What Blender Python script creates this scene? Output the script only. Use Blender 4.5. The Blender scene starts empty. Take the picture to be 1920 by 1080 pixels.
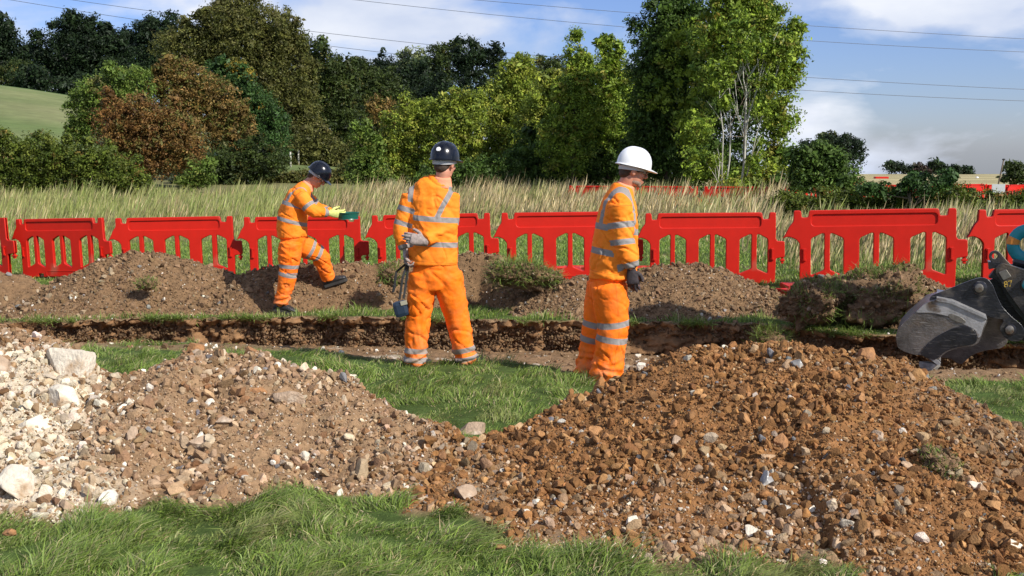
import bpy, bmesh, math, random
import numpy as np
from mathutils import Vector, Matrix
R = math.radians
sc = bpy.context.scene
COL = sc.collection

# ---------------------------------------------------------------- camera
F = 2100.0                       # focal length in pixels of the 1920 wide photo
CAM = Vector((0, 0, 1.78))
PITCH = math.atan(254.0 / F)
cam_d = bpy.data.cameras.new("camera"); cam = bpy.data.objects.new("camera", cam_d); COL.objects.link(cam)
cam.location = CAM; cam.rotation_euler = (R(90) - PITCH, 0, 0)
cam_d.sensor_width = 36; cam_d.lens = 36 * F / 1920; cam_d.clip_start = 0.1; cam_d.clip_end = 6000
sc.camera = cam

# ---------------------------------------------------------------- sky and sun
SUN_AZ, SUN_EL = 50.0, 37.0       # sun stands behind the camera to the right
w = bpy.data.worlds.new("World"); sc.world = w; w.use_nodes = True
nt = w.node_tree; nt.nodes.clear()
def N(nt, t, **k):
    n = nt.nodes.new(t)
    for a, b in k.items(): setattr(n, a, b)
    return n
out = N(nt, 'ShaderNodeOutputWorld'); bg = N(nt, 'ShaderNodeBackground')
sky = N(nt, 'ShaderNodeTexSky', sky_type='NISHITA', sun_disc=False)
sky.sun_elevation = R(SUN_EL); sky.sun_rotation = R(180 - SUN_AZ)
sky.altitude = 100; sky.air_density = 1.0; sky.dust_density = 0.4; sky.ozone_density = 2.0
bg.inputs[1].default_value = 0.075
tc = N(nt, 'ShaderNodeTexCoord'); mp = N(nt, 'ShaderNodeMapping')
mp.inputs['Scale'].default_value = (1.0, 1.0, 2.6); mp.inputs['Location'].default_value = (3.1, 0.1, 1.9)
nz = N(nt, 'ShaderNodeTexNoise'); nz.inputs['Scale'].default_value = 5.2; nz.inputs['Detail'].default_value = 7; nz.inputs['Roughness'].default_value = 0.52
nz.inputs['Distortion'].default_value = 0.25
cr = N(nt, 'ShaderNodeValToRGB'); cr.color_ramp.elements[0].position = 0.435; cr.color_ramp.elements[1].position = 0.585
cr.color_ramp.elements[0].color = (0, 0, 0, 1); cr.color_ramp.elements[1].color = (1, 1, 1, 1)
nz2 = N(nt, 'ShaderNodeTexNoise'); nz2.inputs['Scale'].default_value = 7; nz2.inputs['Detail'].default_value = 6
cc = N(nt, 'ShaderNodeValToRGB'); cc.color_ramp.elements[0].position = 0.36; cc.color_ramp.elements[1].position = 0.66
cc.color_ramp.elements[0].color = (6.4, 7.3, 9.4, 1); cc.color_ramp.elements[1].color = (9.6, 10.0, 10.9, 1)
mx = N(nt, 'ShaderNodeMixRGB'); hs = N(nt, 'ShaderNodeMixRGB', blend_type='MULTIPLY'); hs.inputs[0].default_value = 1
hs.inputs[2].default_value = (0.82, 0.93, 1.40, 1)
L = nt.links.new
L(tc.outputs['Generated'], mp.inputs[0]); L(mp.outputs[0], nz.inputs['Vector']); L(mp.outputs[0], nz2.inputs['Vector'])
L(nz.outputs[0], cr.inputs[0]); L(nz2.outputs[0], cc.inputs[0]); L(sky.outputs[0], hs.inputs[1])
L(cr.outputs[0], mx.inputs[0]); L(hs.outputs[0], mx.inputs[1]); L(cc.outputs[0], mx.inputs[2])
L(mx.outputs[0], bg.inputs[0]); L(bg.outputs[0], out.inputs[0])
sl = bpy.data.lights.new("sun", 'SUN'); sun = bpy.data.objects.new("sun", sl); COL.objects.link(sun)
sl.energy = 5.0; sl.angle = R(0.5); sl.color = (1.0, 0.955, 0.87)
to_sun = Vector((math.sin(R(SUN_AZ)) * math.cos(R(SUN_EL)), -math.cos(R(SUN_AZ)) * math.cos(R(SUN_EL)), math.sin(R(SUN_EL))))
sun.rotation_euler = to_sun.to_track_quat('Z', 'Y').to_euler()
sc.view_settings.view_transform = 'Standard'; sc.view_settings.look = 'None'
sc.view_settings.exposure = 0.32; sc.view_settings.gamma = 1
sc.cycles.use_denoising = True; sc.cycles.max_bounces = 6; sc.cycles.diffuse_bounces = 3
sc.cycles.transmission_bounces = 4; sc.cycles.glossy_bounces = 2; sc.cycles.caustics_reflective = False

# ---------------------------------------------------------------- pixel to place
cp, sp_ = math.cos(PITCH), math.sin(PITCH)
def ray(px, py):
    u, v = (px - 960) / F, (540 - py) / F
    return Vector((u, cp + v * sp_, -sp_ + v * cp))      # world direction
def at(px, py, Y):
    r = ray(px, py); return CAM + r * (Y / r.y)
def ground_hit(px, py, z=0.0):
    r = ray(px, py); return CAM + r * ((z - CAM.z) / r.z)

# ---------------------------------------------------------------- numpy noise
_rs = np.random.RandomState(7)
_perm = np.concatenate([_rs.permutation(256)] * 2).astype(np.int64)
_g = _rs.normal(size=(256, 3)); _g /= np.linalg.norm(_g, axis=1)[:, None]
def perlin(x, y, z=0.0):
    x, y, z = np.broadcast_arrays(np.asarray(x, float), np.asarray(y, float), np.asarray(z, float))
    xi, yi, zi = np.floor(x), np.floor(y), np.floor(z)
    xf, yf, zf = x - xi, y - yi, z - zi
    X, Y, Z = xi.astype(np.int64) & 255, yi.astype(np.int64) & 255, zi.astype(np.int64) & 255
    f = lambda t: t * t * t * (t * (t * 6 - 15) + 10)
    u, v, w_ = f(xf), f(yf), f(zf)
    def gr(a, b, c):
        h = _perm[_perm[_perm[(X + a) & 255] + ((Y + b) & 255)] + ((Z + c) & 255)]
        G = _g[h]
        return G[..., 0] * (xf - a) + G[..., 1] * (yf - b) + G[..., 2] * (zf - c)
    def lerp(a, b, t): return a + t * (b - a)
    return 1.6 * lerp(lerp(lerp(gr(0,0,0), gr(1,0,0), u), lerp(gr(0,1,0), gr(1,1,0), u), v),
                lerp(lerp(gr(0,0,1), gr(1,0,1), u), lerp(gr(0,1,1), gr(1,1,1), u), v), w_)
def fbm(x, y, z=0.0, o=4, gain=0.5):
    s = 0; a = 1.0; t = 0
    for i in range(o):
        s = s + a * perlin(np.asarray(x) * 2**i + 17.3 * i, np.asarray(y) * 2**i + 5.1 * i, np.asarray(z) * 2**i); t += a; a *= gain
    return s / t
def sstep(a, b, x):
    t = np.clip((np.asarray(x, float) - a) / (b - a), 0, 1); return t * t * (3 - 2 * t)

# ---------------------------------------------------------------- object helpers
def props(o, label=None, cat=None, group=None, kind=None):
    if label: o['label'] = label
    if cat: o['category'] = cat
    if group: o['group'] = group
    if kind: o['kind'] = kind
    return o
def link(name, me, mat=None, parent=None):
    o = bpy.data.objects.new(name, me); COL.objects.link(o)
    if mat is not None and me is not None and not me.materials: me.materials.append(mat)
    if parent is not None:
        o.parent = parent; o.matrix_parent_inverse = Matrix.Translation(-parent.location) if parent.rotation_euler.to_quaternion().angle < 1e-6 else parent.matrix_basis.inverted()
    return o
def empty(name, loc, label=None, cat=None, group=None, kind=None, rz=0.0):
    o = bpy.data.objects.new(name, None); COL.objects.link(o); o.location = loc; o.rotation_euler = (0, 0, rz)
    o.empty_display_size = 0.1
    return props(o, label, cat, group, kind)
def mesh_np(name, V, faces, col=None, smooth=False, attrs=None):
    """V (n,3); faces: list of index arrays (m,k) of any k"""
    me = bpy.data.meshes.new(name)
    V = np.asarray(V, np.float32)
    if not isinstance(faces, (list, tuple)): faces = [faces]
    faces = [np.asarray(f, np.int32) for f in faces if len(f)]
    loops = np.concatenate([f.ravel() for f in faces])
    tot = np.concatenate([np.full(len(f), f.shape[1], np.int32) for f in faces])
    st = np.concatenate([[0], np.cumsum(tot)[:-1]]).astype(np.int32)
    me.vertices.add(len(V)); me.vertices.foreach_set('co', V.ravel())
    me.loops.add(len(loops)); me.loops.foreach_set('vertex_index', loops)
    me.polygons.add(len(tot)); me.polygons.foreach_set('loop_start', st)
    me.polygons.foreach_set('use_smooth', np.full(len(tot), bool(smooth)))
    me.update(calc_edges=True)
    if col is not None:
        c = np.ones((len(V), 4), np.float32); c[:, :3] = np.clip(col, 0, 1)
        a = me.color_attributes.new('Col', 'FLOAT_COLOR', 'POINT'); a.data.foreach_set('color', c.ravel())
    for k, v in (attrs or {}).items():
        a = me.attributes.new(k, 'FLOAT', 'POINT'); a.data.foreach_set('value', np.asarray(v, np.float32))
    return me
def grid_faces(nr, nc):
    i = np.arange(nr - 1)[:, None] * nc + np.arange(nc - 1)[None, :]
    return np.stack([i, i + 1, i + nc + 1, i + nc], -1).reshape(-1, 4)

# ---------------------------------------------------------------- materials
def mat(name, col=(0.5, 0.5, 0.5), rough=0.7, metal=0.0, spec=0.5, var=0.0, vscale=8.0, bump=0.0, bscale=40.0, attr=False, transl=0.0, dark=None, coat=0.0):
    """principled with procedural colour variation and bump; attr: take the colour from the mesh's own colour attribute"""
    m = bpy.data.materials.new(name); m.use_nodes = True; t = m.node_tree; n = t.nodes; l = t.links.new
    p = n['Principled BSDF']; p.inputs['Roughness'].default_value = rough; p.inputs['Metallic'].default_value = metal
    p.inputs['Specular IOR Level'].default_value = spec
    if coat: p.inputs['Coat Weight'].default_value = coat; p.inputs['Coat Roughness'].default_value = 0.12
    p.inputs['Base Color'].default_value = (*col, 1)
    src = None
    if attr:
        a = N(t, 'ShaderNodeAttribute', attribute_name='Col'); src = a.outputs['Color']
    tcn = N(t, 'ShaderNodeTexCoord')
    if var > 0:
        z = N(t, 'ShaderNodeTexNoise'); z.inputs['Scale'].default_value = vscale; z.inputs['Detail'].default_value = 6; z.inputs['Roughness'].default_value = 0.65
        l(tcn.outputs['Object'], z.inputs['Vector'])
        mr = N(t, 'ShaderNodeMapRange'); mr.inputs[1].default_value = 0.3; mr.inputs[2].default_value = 0.7
        mr.inputs[3].default_value = 1 - var; mr.inputs[4].default_value = 1 + var
        l(z.outputs[0], mr.inputs[0])
        mm = N(t, 'ShaderNodeMixRGB', blend_type='MULTIPLY'); mm.inputs[0].default_value = 1
        if src: l(src, mm.inputs[1])
        else: mm.inputs[1].default_value = (*col, 1)
        l(mr.outputs[0], mm.inputs[2]); src = mm.outputs[0]
        if dark:
            z3 = N(t, 'ShaderNodeTexNoise'); z3.inputs['Scale'].default_value = vscale * 0.6; z3.inputs['Detail'].default_value = 8
            l(tcn.outputs['Object'], z3.inputs['Vector'])
            rr = N(t, 'ShaderNodeValToRGB'); rr.color_ramp.elements[0].position = dark[1]; rr.color_ramp.elements[1].position = dark[1] + 0.12
            l(z3.outputs[0], rr.inputs[0]); m2 = N(t, 'ShaderNodeMixRGB'); m2.inputs[2].default_value = (*dark[0], 1)
            l(rr.outputs[0], m2.inputs[0]); l(src, m2.inputs[1]); src = m2.outputs[0]
    if src: l(src, p.inputs['Base Color'])
    if bump > 0:
        z2 = N(t, 'ShaderNodeTexNoise'); z2.inputs['Scale'].default_value = bscale; z2.inputs['Detail'].default_value = 5
        l(tcn.outputs['Object'], z2.inputs['Vector'])
        b = N(t, 'ShaderNodeBump'); b.inputs['Strength'].default_value = bump; b.inputs['Distance'].default_value = 0.01
        l(z2.outputs[0], b.inputs['Height']); l(b.outputs[0], p.inputs['Normal'])
    if transl > 0:
        tr = N(t, 'ShaderNodeBsdfTranslucent'); ms = N(t, 'ShaderNodeMixShader'); ms.inputs[0].default_value = transl
        if src: l(src, tr.inputs[0])
        else: tr.inputs[0].default_value = (*col, 1)
        l(p.outputs[0], ms.inputs[1]); l(tr.outputs[0], ms.inputs[2]); l(ms.outputs[0], n['Material Output'].inputs[0])
    return m
M = {}
M['ground'] = mat('ground', rough=0.95, spec=0.1, var=0.35, vscale=14, bump=1.0, bscale=70, attr=True)
M['field'] = mat('field', rough=0.95, spec=0.1, var=0.2, vscale=0.5, attr=True)
M['soil'] = mat('soil', rough=0.95, spec=0.15, var=0.35, vscale=22, bump=1.0, bscale=110, attr=True)
M['stone'] = mat('stone', rough=0.85, spec=0.18, var=0.3, vscale=30, bump=0.7, bscale=120, attr=True)
M['chalk'] = mat('chalk', col=(0.64, 0.565, 0.45), rough=0.95, spec=0.1, var=0.22, vscale=9, bump=1.0, bscale=45, dark=((0.36, 0.24, 0.14), 0.56))
M['rock'] = mat('rock', col=(0.36, 0.26, 0.18), rough=0.9, spec=0.2, var=0.3, vscale=12, bump=1.0, bscale=60, dark=((0.5, 0.42, 0.33), 0.58))
M['orange_rock'] = mat('orange_rock', col=(0.34, 0.17, 0.075), rough=0.9, spec=0.2, var=0.3, vscale=14, bump=1.0, bscale=60, dark=((0.24, 0.13, 0.07), 0.55))
M['flint'] = mat('flint', col=(0.26, 0.25, 0.235), rough=0.3, spec=0.6, var=0.5, vscale=16, bump=0.3, bscale=60, dark=((0.60, 0.56, 0.49), 0.57))
M['grass'] = mat('grass', rough=0.55, spec=0.25, attr=True, transl=0.3)
M['dry'] = mat('dry', rough=0.7, spec=0.2, attr=True, transl=0.2)
M['leaf'] = mat('leaf', rough=0.55, spec=0.25, attr=True, transl=0.32)
M['bark'] = mat('bark', col=(0.10, 0.075, 0.05), rough=0.9, var=0.4, vscale=5, bump=0.8, bscale=15)
M['pale_bark'] = mat('pale_bark', col=(0.42, 0.40, 0.33), rough=0.85, var=0.35, vscale=4, bump=0.5, bscale=20)

# ---------------------------------------------------------------- shape of the land
def zhill(x, y):
    x = np.asarray(x, float); y = np.asarray(y, float)
    a = x / np.maximum(y, 30)
    H = np.interp(a, [-0.7, -0.457, -0.39, -0.3, -0.1, 0.03], [17, 13.6, 11.6, 8.5, 3.0, 0.0])
    left = sstep(48, 205, y) * H
    r = sstep(-0.02, 0.16, a)
    right = np.interp(y, [0, 40, 80, 300, 320, 900, 5000], [0, 0, -1.25, -3.9, -4.3, -20, -130])
    return left + r * right
def gz(x, y):
    x = np.asarray(x, float); y = np.asarray(y, float)
    return 0.033 * (np.clip(x, -14, 9) - 3) * sstep(9.5, 16, y) * (1 - sstep(30, 60, y)) + 0.02 * perlin(x * 0.5, y * 0.5) * (1 - sstep(30, 60, y)) + zhill(x, y)
def tab(pts, z=0.0):
    P = [ground_hit(a, b, z) for a, b in pts]
    return np.array([p.x for p in P]), np.array([p.y for p in P])
EX, EY = tab([(-260, 592), (0, 588), (300, 586), (600, 588), (750, 596), (900, 602), (1200, 608), (1480, 622), (1560, 634), (1700, 642), (1920, 652), (2200, 664)], -0.05)
NX, NY = tab([(-260, 640), (100, 638), (260, 640), (450, 642), (600, 655), (700, 672), (780, 682), (950, 676), (1090, 702), (1300, 700), (1600, 696), (1920, 692), (2200, 696)], 0.0)
def far_edge(x):
    return np.interp(x, EX, EY) + 0.10 * perlin(np.asarray(x) * 1.3, 3.3) + 0.05 * perlin(np.asarray(x) * 4.1, 9.1)
def near_edge(x): return np.interp(x, NX, NY) + 0.05 * perlin(np.asarray(x) * 2.1, 31.3)
DEPTH = 0.34
def base_z(x, y):
    """ground with the trench cut out; the far wall stands at far_edge"""
    z = gz(x, y); e = far_edge(x); n = near_edge(x)
    d = DEPTH * sstep(0.0, 0.35, y - n) * (y < e)
    return z - d

# heaps: ridge and front base traced at real distances
class Heap:
    def __init__(s, ridge, base, Yr, back=0.62, pw=1.0, Yrs=None):
        Ys = Yrs or [Yr] * len(ridge)
        P = [at(px, py, Y) for (px, py), Y in zip(ridge, Ys)]
        s.rx = np.array([p.x for p in P]); s.rz = np.array([p.z for p in P]); s.ry = np.array(Ys, float)
        s.bx, s.by = tab(base, 0.0); s.back = back; s.pw = pw
        s.x0, s.x1 = s.rx[0], s.rx[-1]
    def h(s, x, y):
        """height of the heap's surface above the ground, negative outside"""
        x = np.asarray(x, float); y = np.asarray(y, float)
        Hr = np.interp(x, s.rx, s.rz) ; yr = np.interp(x, s.rx, s.ry) + 0.06 * perlin(x * 2.0, 7.7)
        g = gz(x, y)
        Hh = Hr - gz(x, yr)
        yf = np.interp(x, s.bx, s.by) + 0.05 * perlin(x * 3, 1.7)
        if s.rx.min() < -20 or yr.mean() > 11: yf = np.maximum(yf, far_edge(x) + 0.30 + 0.12 * perlin(x * 1.1, 4.4))
        tf = (y - yf) / np.maximum(yr - yf, 0.15)
        tb = 1 - (y - yr) * s.back / np.maximum(Hh, 0.05)
        t = np.where(y < yr, tf, tb)
        t = np.where(t > 0, np.clip(t, 0, 1), np.clip(t, -2, 0))
        prof = np.where(t > 0, np.maximum(t, 0) ** s.pw * (1.06 - 0.06 * t), t)
        prof = prof - 0.035 * np.exp(-((t - 1) / 0.10) ** 2)
        edge = sstep(s.x0 - 0.25, s.x0 + 0.05, x) * (1 - sstep(s.x1 - 0.05, s.x1 + 0.25, x))
        neg = 0.45 * np.minimum(t, 0)
        return np.where(t > 0, np.maximum(Hh, 0.0) * prof * edge, neg) - 0.4 * (1 - edge) - 0.012 - 0.5 * np.maximum(0.10 - Hh, 0)
LEFT = Heap([(-420, 560), (-300, 590), (-120, 592), (0, 606), (60, 618), (110, 640), (160, 668), (200, 705), (270, 692), (330, 664), (370, 646), (410, 656), (450, 668), (480, 655), (540, 676), (600, 690), (650, 708), (700, 742), (760, 776), (820, 800), (880, 822), (960, 850), (1010, 880)],
            [(-420, 1000), (0, 952), (120, 960), (220, 955), (300, 925), (450, 935), (560, 905), (700, 925), (830, 935), (900, 960), (950, 1000), (1010, 1010)], 7.0, pw=0.92,
            Yrs=[7.9, 7.9, 7.8, 7.7, 7.5, 7.3, 7.15, 7.0, 7.0, 7.1, 7.2, 7.2, 7.2, 7.2, 7.1, 7.0, 6.9, 6.8, 6.6, 6.5, 6.3, 6.1, 5.9])
RIGHT = Heap([(760, 900), (820, 850), (880, 822), (930, 812), (975, 800), (1050, 760), (1120, 725), (1200, 686), (1260, 656), (1350, 644), (1450, 638), (1550, 642), (1610, 650), (1700, 682), (1800, 735), (1870, 785), (1930, 812), (2050, 850), (2200, 930)],
             [(760, 960), (860, 945), (930, 975), (970, 1015), (1100, 1012), (1200, 1034), (1400, 1030), (1560, 1040), (1600, 1075), (1700, 1100), (1850, 1062), (1950, 1085), (2200, 1060)], 6.7, pw=0.95,
             Yrs=[6.0, 6.2, 6.4, 6.5, 6.6, 6.7, 6.8, 6.9, 6.9, 6.85, 6.8, 6.75, 6.7, 6.6, 6.5, 6.4, 6.3, 6.1, 6.0])
MW0 = Heap([(-330, 540), (-200, 505), (-80, 498), (0, 505), (40, 512), (80, 530), (110, 545)], [(-330, 560), (0, 545), (110, 560)], 15.2)
MW1 = Heap([(-60, 590), (20, 575), (60, 560), (110, 520), (150, 500), (185, 482), (240, 471), (300, 469), (360, 480), (410, 500), (440, 512), (480, 530), (530, 560)], [(-60, 604), (60, 596), (200, 580), (400, 572), (530, 572)], 13.9)
MW2 = Heap([(400, 545), (440, 518), (490, 499), (560, 492), (640, 490), (720, 490), (780, 488), (830, 480), (880, 469), (920, 472), (960, 486), (1005, 504), (1040, 528), (1080, 560)], [(400, 572), (600, 566), (760, 566), (900, 562), (1000, 580), (1080, 590)], 13.7)
MW3 = Heap([(950, 590), (990, 555), (1015, 535), (1060, 516), (1110, 512), (1160, 508), (1210, 500), (1250, 493), (1310, 490), (1350, 500), (1400, 522), (1450, 544), (1500, 575), (1540, 600)], [(950, 598), (1100, 600), (1250, 602), (1400, 592), (1540, 604)], 12.9)
MW4 = Heap([(1440, 610), (1480, 565), (1530, 524), (1580, 508), (1640, 500), (1700, 504), (1740, 518), (1780, 545), (1850, 590), (1900, 630)], [(1440, 618), (1560, 612), (1750, 618), (1900, 640)], 12.0, pw=0.6)
HEAPS = [LEFT, RIGHT, MW0, MW1, MW2, MW3, MW4]
def heap_top(x, y):
    h = np.full(np.broadcast(np.asarray(x), np.asarray(y)).shape, -1.0)
    for H in HEAPS: h = np.maximum(h, H.h(x, y))
    return h
def surf(x, y):
    """highest surface (ground, trench or heap)"""
    h = heap_top(x, y)
    return np.where(h > 0, gz(x, y) + h, base_z(x, y))
def soilmask(x, y):
    """1 = bare earth, 0 = grass"""
    x = np.asarray(x, float); y = np.asarray(y, float)
    e = far_edge(x); n = near_edge(x); nn = 0.25 * fbm(x * 2.2, y * 2.2, 4.0, 3)
    tr = sstep(-0.12, 0.02, y - n + nn * 0.7) * (1 - sstep(0.02, 0.16, y - e + nn * 0.5))
    nearh = np.maximum(sstep(-0.10, -0.02, heap_top(x, y) + nn * 0.12), 0) * (heap_top(x, y) > -0.2)
    # trampled earth: left of the trench and around the digger
    lf = sstep(0.1, 0.5, 1.4 - np.hypot((x + 5.0) / 1.3, (y - 10.9) / 1.0) + nn)
    rt = sstep(0.1, 0.4, 1.1 - np.hypot((x - 4.2) / 1.4, (y - 9.0) / 0.45) + nn)
    b1 = sstep(0.1, 0.4, 1.0 - np.hypot((x + 2.6) / 1.3, (y - 10.2) / 0.3) + nn) * 0.8
    b2 = sstep(0.1, 0.3, 1.0 - np.hypot((x + 4.7) / 2.6, (y - 12.5) / 0.35) + 2 * nn) * 0.7
    bf = 0.5 * sstep(0.15, 0.3, fbm(x * 1.3, y * 1.3, 9.0, 3)) * (y > 11.8)
    return np.clip(np.maximum.reduce([tr, nearh, lf, rt, b1, b2, bf * 0.6]), 0, 1)

# ---------------------------------------------------------------- ground
BROWN = np.array([0.215, 0.135, 0.075]); DGREEN = np.array([0.055, 0.085, 0.02])
def build_ground():
    xs = np.arange(-9.0, 9.001, 0.03); nc = len(xs)
    o = np.concatenate([np.arange(-9.3, -2.9, 0.10), np.arange(-2.9, -0.03, 0.035), [-0.03, -0.012]])
    wallrows = 18
    up = np.concatenate([np.arange(0.02, 1.6, 0.035), np.arange(1.6, 9.0, 0.12)])
    e = far_edge(xs)
    rowsX, rowsY, rowsZ, wall = [], [], [], []
    for v in o:
        y = e + v; rowsX.append(xs); rowsY.append(y); rowsZ.append(base_z(xs, y)); wall.append(np.zeros(nc))
    for i in range(wallrows):
        t = (i + 0.5) / wallrows
        y = e + 0.02 * t; z0 = base_z(xs, e - 0.012); z1 = gz(xs, e)
        rowsX.append(xs); rowsY.append(y); rowsZ.append(z0 + (z1 - z0) * t); wall.append(np.ones(nc))
    for v in up:
        y = e + v; rowsX.append(xs); rowsY.append(y); rowsZ.append(gz(xs, y)); wall.append(np.zeros(nc))
    X = np.array(rowsX); Y = np.array(rowsY); Z = np.array(rowsZ); W = np.array(wall)
    sm = soilmask(X, Y); sm = np.maximum(sm, W)
    # crumbly wall and clods
    n1 = fbm(X * 5, Y * 5, Z * 7, 4, 0.6); n2 = perlin(X * 22, Y * 22, Z * 22)
    Wn = np.maximum(W, np.exp(-((Y - e[None, :]) / 0.07) ** 2))
    slump = np.maximum(0, perlin(X * 0.9, 2.2, 0.4))
    lipw = np.exp(-(np.maximum(Y - e[None, :] - 0.03, 0) / 0.10)) * (Y > e[None, :] - .001) * np.where(W > .5, sstep(-0.10, -0.04, Z - gz(X, Y)), 1)
    n3 = 1 - 2 * np.abs(perlin(X * 9, Y * 9, Z * 13))
    Y2 = Y - lipw * (0.085 + 0.06 * perlin(X * 2.5, 5.5, 1.0)) + Wn * (0.20 * n1 + 0.05 * n2 + 0.05 * n3 * W) - W * slump * 0.30 * (1 - np.clip((Z + 0.33) / 0.3, 0, 1))
    inside = sm * (1 - W)
    Z2 = Z + inside * (0.035 * n1 + 0.012 * n2) + Wn * 0.02 * n2
    Z2 += (1 - sm) * 0.025 * fbm(X * 3, Y * 3, 1.0, 3)
    c = BROWN[None, None] * (1 + 0.35 * fbm(X * 3, Y * 3, Z * 6, 4))[..., None]
    floor = (Y > near_edge(X)) & (Y < e[None, :]) & (W < 0.5)
    c = np.where(floor[..., None], c * np.array([1.0, 0.98, 0.96]), c)
    ch = sstep(0.16, 0.30, fbm(X * 2.0, Y * 3.0, 12.0, 4)) * floor          # chalk showing in the trench floor
    c = c * (1 - 0.55 * ch[..., None]) + np.array([0.55, 0.48, 0.38]) * 0.55 * ch[..., None]
    c = np.where(W[..., None] > 0.5, c * np.array([1.08, 0.96, 0.84]), c)
    g = DGREEN * (1 + 0.4 * fbm(X * 4, Y * 4, 3.0, 3))[..., None]
    c = c * sm[..., None] + g * (1 - sm[..., None])
    me = mesh_np('ground', np.stack([X, Y2, Z2], -1).reshape(-1, 3), grid_faces(*X.shape), c.reshape(-1, 3), smooth=True)
    props(link('ground', me, M['ground']), 'trampled grass and bare brown earth cut by a shallow trench', 'ground', kind='structure')
build_ground()
def build_field():
    ys = np.concatenate([[-40, -20, -8, 0, 1.5, 2.3, 3.0], np.arange(4, 60, 1.0), np.arange(60, 260, 5), np.arange(260, 420, 10), [500, 700, 1000, 1600, 2600, 4500]])
    xs0 = np.concatenate([np.arange(-60, -10, 2.0), np.arange(-10, 10, 1.0), np.arange(10, 61, 2.0)])
    X = xs0[None, :] * np.maximum(1.0, ys / 50.0)[:, None] ** 1.05; Y = np.repeat(ys[:, None], X.shape[1], 1)
    Z = gz(X, Y)
    inside = (np.abs(X) < 8.0) & (Y > 3.7) & (Y < 18.5)
    Z = np.where(inside, Z - 0.8, Z - 0.012)
    n = fbm(X * 0.02, Y * 0.05, 0, 4)
    a = X / np.maximum(Y, 30)
    lawn = np.array([0.075, 0.12, 0.028]); hill = np.array([0.11, 0.155, 0.05]); tan = np.array([0.34, 0.29, 0.15]); rough = np.array([0.17, 0.16, 0.07])
    t = (sstep(24, 30, Y) * (1 - sstep(60, 80, Y)))[..., None]
    c = lawn * (1 - t) + rough * t
    f = sstep(60, 90, Y)[..., None]
    stripe = np.clip(0.55 + 1.3 * np.sin(Y * 0.12 + X * 0.03) * 0.3 + 1.5 * n, 0, 1)[..., None]
    left = hill * (1 - stripe * 0.6) + np.array([0.23, 0.21, 0.11]) * stripe * 0.6
    top = sstep(168, 185, Y)[..., None]
    left = left * (1 - top) + np.array([0.04, 0.10, 0.022]) * top
    right = tan * (1 + 0.5 * n[..., None])
    rr = sstep(0.0, 0.1, a)[..., None]
    c = c * (1 - f) + (left * (1 - rr) + right * rr) * f
    c = c * (1 + 0.25 * n)[..., None]
    me = mesh_np('field', np.stack([X, Y, Z], -1).reshape(-1, 3), grid_faces(*X.shape), c.reshape(-1, 3), smooth=True)
    props(link('field', me, M['field']), 'green pasture rising to a hill on one side and tan stubble beyond', 'field', kind='structure')
build_field()

# ---------------------------------------------------------------- stones
def ico(level):
    bm = bmesh.new(); bmesh.ops.create_icosphere(bm, subdivisions=level, radius=1.0)
    V = np.array([v.co[:] for v in bm.verts]); Fc = np.array([[v.index for v in f.verts] for f in bm.faces]); bm.free(); return V, Fc
ICO = {1: ico(1), 2: ico(2), 3: ico(3), 4: ico(4), 5: ico(5)}
def stone_shape(rs, level, cuts=7, flat=0.7):
    V, Fc = ICO[level]; V = V.copy()
    V *= (1 + 0.18 * perlin(V[:, 0] * 1.2 + rs.rand() * 50, V[:, 1] * 1.2, V[:, 2] * 1.2))[:, None]
    for _ in range(cuts):
        n = rs.normal(size=3); n /= np.linalg.norm(n); d = rs.uniform(0.34, 0.74)
        k = V @ n; o = k > d
        V[o] -= (k[o] - d)[:, None] * n * 0.96
    s = np.array([1.0, rs.uniform(0.65, 0.95), rs.uniform(0.45, 0.45 + 0.5 * flat)])
    return V * s, Fc
_rs = np.random.RandomState(11)
SH = {1: [stone_shape(_rs, 1, 4) for _ in range(14)], 2: [stone_shape(_rs, 2, 9) for _ in range(26)], 3: [stone_shape(_rs, 3, 13) for _ in range(18)]}
def rand_rot(rs, n):
    q = rs.normal(size=(n, 4)); q /= np.linalg.norm(q, axis=1)[:, None]; a, b, c, d = q.T
    return np.stack([np.stack([1-2*(c*c+d*d), 2*(b*c-a*d), 2*(b*d+a*c)], -1), np.stack([2*(b*c+a*d), 1-2*(b*b+d*d), 2*(c*d-a*b)], -1),
                     np.stack([2*(b*d-a*c), 2*(c*d+a*b), 1-2*(b*b+c*c)], -1)], -2)
def scatter_mesh(name, P, S, C, levels, seed):
    """bake many stones into one mesh; P centres, S sizes, C colours"""
    rs = np.random.RandomState(seed); n = len(P); Rm = rand_rot(rs, n)
    VV, FF, CC = [], [], []; off = 0
    pick = rs.randint(0, 1000, n)
    for lv in (1, 2, 3):
        for k, (V, Fc) in enumerate(SH[lv]):
            idx = np.where((levels == lv) & (pick % len(SH[lv]) == k))[0]
            if not len(idx): continue
            W = np.einsum('nij,vj->nvi', Rm[idx], V) * S[idx][:, None, None] + P[idx][:, None, :]
            m = len(V); VV.append(W.reshape(-1, 3))
            FF.append((Fc[None] + (np.arange(len(idx)) * m)[:, None, None] + off).reshape(-1, 3)); off += m * len(idx)
            CC.append(np.repeat(C[idx], m, 0))
    return mesh_np(name, np.concatenate(VV), np.concatenate(FF), np.concatenate(CC))
def pal(rs, n, entries, jit=0.18):
    cs = np.array([e[:3] for e in entries]); w_ = np.array([e[3] for e in entries], float); w_ /= w_.sum()
    c = cs[rs.choice(len(entries), n, p=w_)]
    return np.clip(c * (1 + jit * rs.normal(size=(n, 1))) * (1 + 0.022 * rs.normal(size=(n, 3))), 0.01, 0.85)
ORANGE = [(.26,.125,.045,6), (.20,.095,.034,6), (.31,.165,.068,3), (.155,.078,.032,3), (.35,.235,.13,1.0), (.50,.44,.35,.16), (.15,.145,.145,.22), (.27,.21,.15,.3)]
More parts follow.
